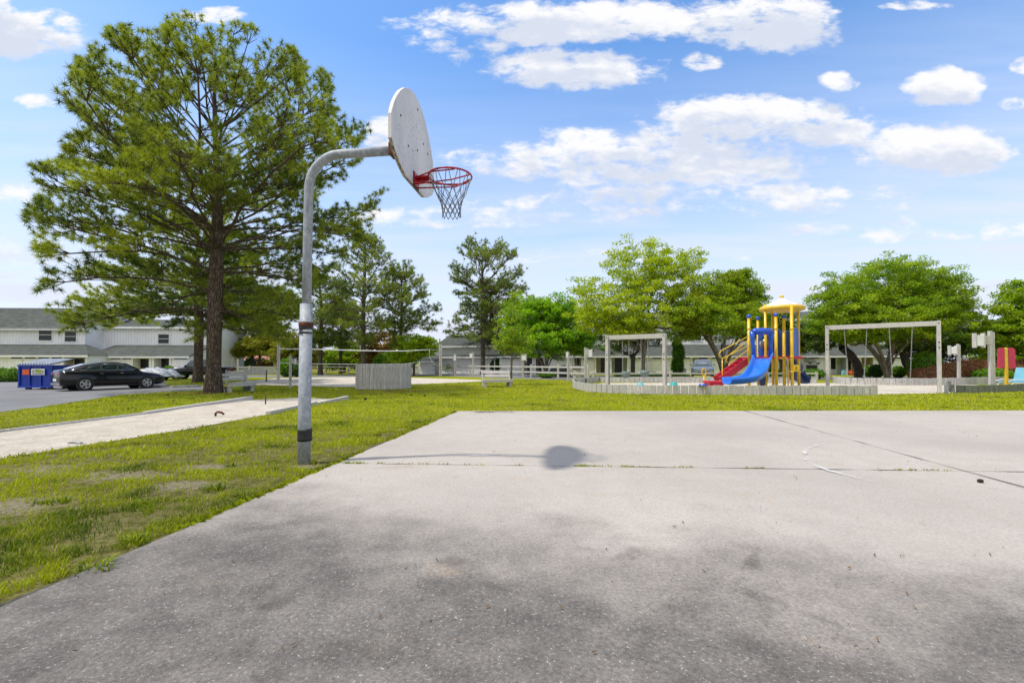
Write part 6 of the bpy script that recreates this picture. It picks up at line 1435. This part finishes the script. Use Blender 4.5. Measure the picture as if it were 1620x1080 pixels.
def car(name, label, loc, rz, paint, L, Wc, body, cab, wheels, wr, side_win, screens, scale=1, group='cars parked around the lot'):
    r = thing(name, label, 'car', loc, rz, group, scale); m = MB(); loft(m, body, body_prof); m.build('body', paint, r)
    m = MB(); loft(m, cab, cab_prof); cb = m.build('cabin', paint, r)
    def ysurf(x, z):
        xs = [c[0] for c in cab]; wb = np.interp(x, xs, [c[1] for c in cab]); wt = np.interp(x, xs, [c[2] for c in cab]); zb = np.interp(x, xs, [c[3] for c in cab]); zt = np.interp(x, xs, [c[4] for c in cab]); zmid = (zb+zt)/2
        if z < zmid: return wb+(wb+(wt-wb)*.5+.02-wb)*(z-zb)/max(zmid-zb, .01)
        return wb+(wt-wb)*.5+.02+(wt+.02-(wb+(wt-wb)*.5+.02))*(z-zmid)/max(zt-.06-zmid, .01)
    for sd in (-1, 1):
        for poly in side_win:
            n = len(poly); cx = sum(p[0] for p in poly)/n; cz = sum(p[1] for p in poly)/n; m = MB()
            V = [(x, sd*(ysurf(x, z)+.012), z) for x, z in poly]+[(cx, sd*(ysurf(cx, cz)+.014), cz)]; m.add(V, [(i, (i+1) % n, n) for i in range(n)]); m.build('side_window', M['carglass'], r)
            m = MB(); m.tube([(x, sd*(ysurf(x, z)+.014), z) for x, z in poly], .010, 5, closed=True); m.build('window_trim', M['chrome'], r)
        for wx in wheels:
            m = MB(); Mx = Matrix.Translation((wx, sd*(Wc/2-.004), wr)) @ Matrix.Rotation(R(-90)*sd, 4, 'X'); m.lathe([(.01,.0),(wr*1.13,.0),(wr*1.14,-.12)], 28, Mx, False); m.build('wheel_arch', M['blackplastic'], r)
            wheel(r, wx, sd*(Wc/2-.085), wr, .21, sd)
    for nm, q, mt in screens: m = MB(); m.add(q, [tuple(range(len(q)))]); m.build(nm, M[mt], r)
    return r
# black sedan: x runs nose-ward
def sedan(label, loc, rz, paint, scale=1.0, wind='carglass'):
    B = [(-2.42,.70,.42,.80,.86,.88),(-2.38,.84,.30,.90,1.00,1.02),(-2.15,.91,.22,.93,1.05,1.07),(-1.5,.925,.20,.93,1.00,1.02),(-.5,.93,.20,.92,.96,.97),(.6,.93,.20,.90,.94,.95),(1.0,.93,.20,.88,.93,.96),(1.6,.92,.20,.82,.86,.91),(2.1,.88,.22,.74,.78,.82),(2.35,.78,.28,.64,.68,.70),(2.45,.62,.34,.56,.60,.61)]
    C_ = [(-2.1,.62,.52,1.0,1.05),(-1.75,.80,.60,.97,1.17),(-1.2,.86,.62,.95,1.33),(-.6,.87,.64,.93,1.42),(0,.87,.64,.92,1.44),(.45,.87,.63,.92,1.38),(.9,.86,.62,.92,1.18),(1.28,.80,.60,.90,.96)]
    sw = [[(-1.62,1.03),(-.72,1.01),(-.72,1.31),(-1.12,1.24)],[(-.66,1.01),(.02,1.0),(.02,1.34),(-.66,1.33)],[(.08,1.0),(.86,1.0),(.62,1.17),(.42,1.27),(.08,1.33)]]
    sc_ = [('windscreen',[(1.22,-.60,1.02),(1.22,.60,1.02),(.50,.53,1.385),(.50,-.53,1.385)],wind),('rear_window',[(-2.02,-.5,1.10),(-2.02,.5,1.10),(-1.25,.50,1.355),(-1.25,-.50,1.355)],'carglass')]
    r = car('parked_car', label, loc, rz, paint, 4.9, 1.86, B, C_, (-1.42,1.42), .335, sw, sc_, scale)
    for s in (-1, 1):
        MB().box((-2.33,s*.62,.84), (.14,.40,.15), rz=-s*.25, bev=.03).build('taillight', M['taillight'], r); MB().box((2.27,s*.62,.66), (.22,.30,.10), rz=s*.45, bev=.03).build('headlight', M['headlight'], r)
        MB().ball((.78,s*1.0,1.03), (.09,.11,.07), 10).build('wing_mirror', paint, r)
        for x in (-.55,.35): MB().box((x-.15,s*.935,.86), (.16,.03,.025), bev=.008).build('door_handle', M['chrome'], r)
        for x in (-.69,.05,.98): MB().box((x,s*.9295,.58), (.008,.012,.62)).build('door_seam', M['blackplastic'], r)
        MB().box((0,s*.925,.245), (2.2,.03,.05)).build('sill', M['blackplastic'], r)
    MB().box((-2.42,0,.55), (.03,.5,.13)).build('number_plate', M['white'], r); MB().box((2.42,0,.46), (.06,.9,.16), bev=.02).build('grille', M['blackplastic'], r)
    MB().box((-2.40,0,.34), (.06,1.3,.12), bev=.02).build('bumper_trim', M['chrome'], r)
    return r
wa = G(134, 618); an = R(59); wb_ = wa+Vector((math.cos(an), math.sin(an), 0))*2.36; dd = wb_-wa; mid = (wa+wb_)/2; sc_car = dd.length/2.84
side = Vector((math.sin(an), -math.cos(an), 0))
print('sedan wheelbase', dd.length, 'heading', math.degrees(an))
bs = sedan('shiny black sedan with silver wheels parked beside the blue dumpster', mid-side*.86*.83, an, M['blackpaint'], .83); bs.scale = (.83,.83,.92)
p = gp3(1111, 40.5)
rsv = sedan('silver car seen from the front behind the playset stair', p, R(-112), M['silver'], 1.0, 'windshield'); rsv.scale = (.95,.95,1.12)
# black pickup
def pickup(label, loc, rz, paint, scale):
    B = [(-2.78,.80,.50,1.0,1.06,1.07),(-2.72,.93,.45,1.10,1.16,1.17),(-1.5,.95,.42,1.10,1.16,1.17),(-.5,.95,.40,1.10,1.14,1.15),(.9,.95,.40,1.10,1.14,1.16),(1.3,.95,.40,1.08,1.13,1.18),(2.0,.94,.42,1.04,1.08,1.14),(2.55,.90,.46,.98,1.02,1.06),(2.72,.80,.5,.86,.9,.92)]
    C_ = [(-1.08,.86,.72,1.12,1.60),(-1.0,.88,.74,1.12,1.82),(-.5,.88,.74,1.12,1.88),(.4,.88,.73,1.12,1.86),(.75,.87,.72,1.12,1.72),(1.25,.84,.70,1.12,1.22)]
    sw = [[(-.98,1.22),(-.30,1.22),(-.30,1.74),(-.92,1.72)],[(-.22,1.22),(1.02,1.22),(.66,1.60),(.48,1.73),(-.22,1.74)]]
    sc_ = [('windscreen',[(1.20,-.66,1.27),(1.20,.66,1.27),(.72,.60,1.76),(.72,-.60,1.76)],'windshield')]
    r = car('pickup_truck', label, loc, rz, paint, 5.5, 1.9, B, C_, (-1.75,1.78), .40, sw, sc_, scale)
    for s in (-1, 1):
        MB().box((2.66,s*.66,.88), (.12,.26,.16), bev=.03).build('headlight', M['headlight'], r); MB().box((-2.76,s*.84,.92), (.06,.12,.3), bev=.02).build('taillight', M['taillight'], r); MB().ball((.98,s*1.08,1.25), (.10,.14,.11), 10).build('wing_mirror', paint, r)
    MB().box((2.74,0,.58), (.12,1.6,.16), bev=.04).build('front_bumper', M['chrome'], r); MB().box((-2.82,0,.58), (.12,1.6,.16), bev=.04).build('rear_bumper', M['chrome'], r)
    return r
pa = gp3(319, 37.5); pickup('black pickup truck parked behind the two big pine trunks', pa, R(196), M['blackpaint'], .84)
# tarp covered trailer
p = gp3(251, 34.5); r = thing('covered_trailer', 'low trailer heaped under a silver grey tarp left of the pickup', 'trailer', p, R(-14)); rr = random.Random(4); bm = bmesh.new(); bmesh.ops.create_grid(bm, x_segments=26, y_segments=16, size=1)
for q in bm.verts:
    x, y = q.co.x, q.co.y; e = max(abs(x), abs(y)); hgt = .95*(1-max(0, e-.55)**1.2*2.0)*(1-.25*(x+1)/2); hgt += .10*math.sin(x*7+y*3)*math.cos(y*5)*1; q.co = Vector((x*1.55, y*.95, max(.30 if e > .9 else .1, hgt+rr.uniform(-.03, .03))))
m = MB(); m.bm(bm, Matrix(), True); m.build('tarp', M['tarp'], r)
m = MB(); m.box((0,0,.34), (2.7,1.5,.10)); m.box((1.9,0,.30), (1.2,.07,.07)); m.build('frame', M['acmetal'], r)
for s in (-1, 1): wheel(r, -.3, s*.82, .27, .16, s)
p = gp3(885, 42.5); r = thing('covered_motorbike', 'motorbike under a dark grey cover in front of the houses right of the maple', 'motorbike', p, R(10)); m = MB()
loft(m, [(-1.0,.16,.1,.35,.45,.5),(-.8,.30,.06,.5,.72,.78),(-.3,.34,.05,.6,.85,.92),(.25,.36,.05,.65,.95,1.05),(.5,.38,.05,.7,1.02,1.12),(.8,.3,.06,.5,.75,.8),(1.05,.14,.1,.3,.42,.46)], body_prof); m.build('cover', simple('dark_cover', (.05,.05,.06), .5, 0, .3, 6, bump=.5), r)
for x in (-.68,.78): mm = MB(); mm.lathe([(.2,-.05),(.28,-.05),(.3,0),(.28,.05),(.2,.05)], 18, Matrix.Translation((x,0,.30)) @ Matrix.Rotation(R(90), 4, 'X')); mm.build('wheel', M['tyre'], r)
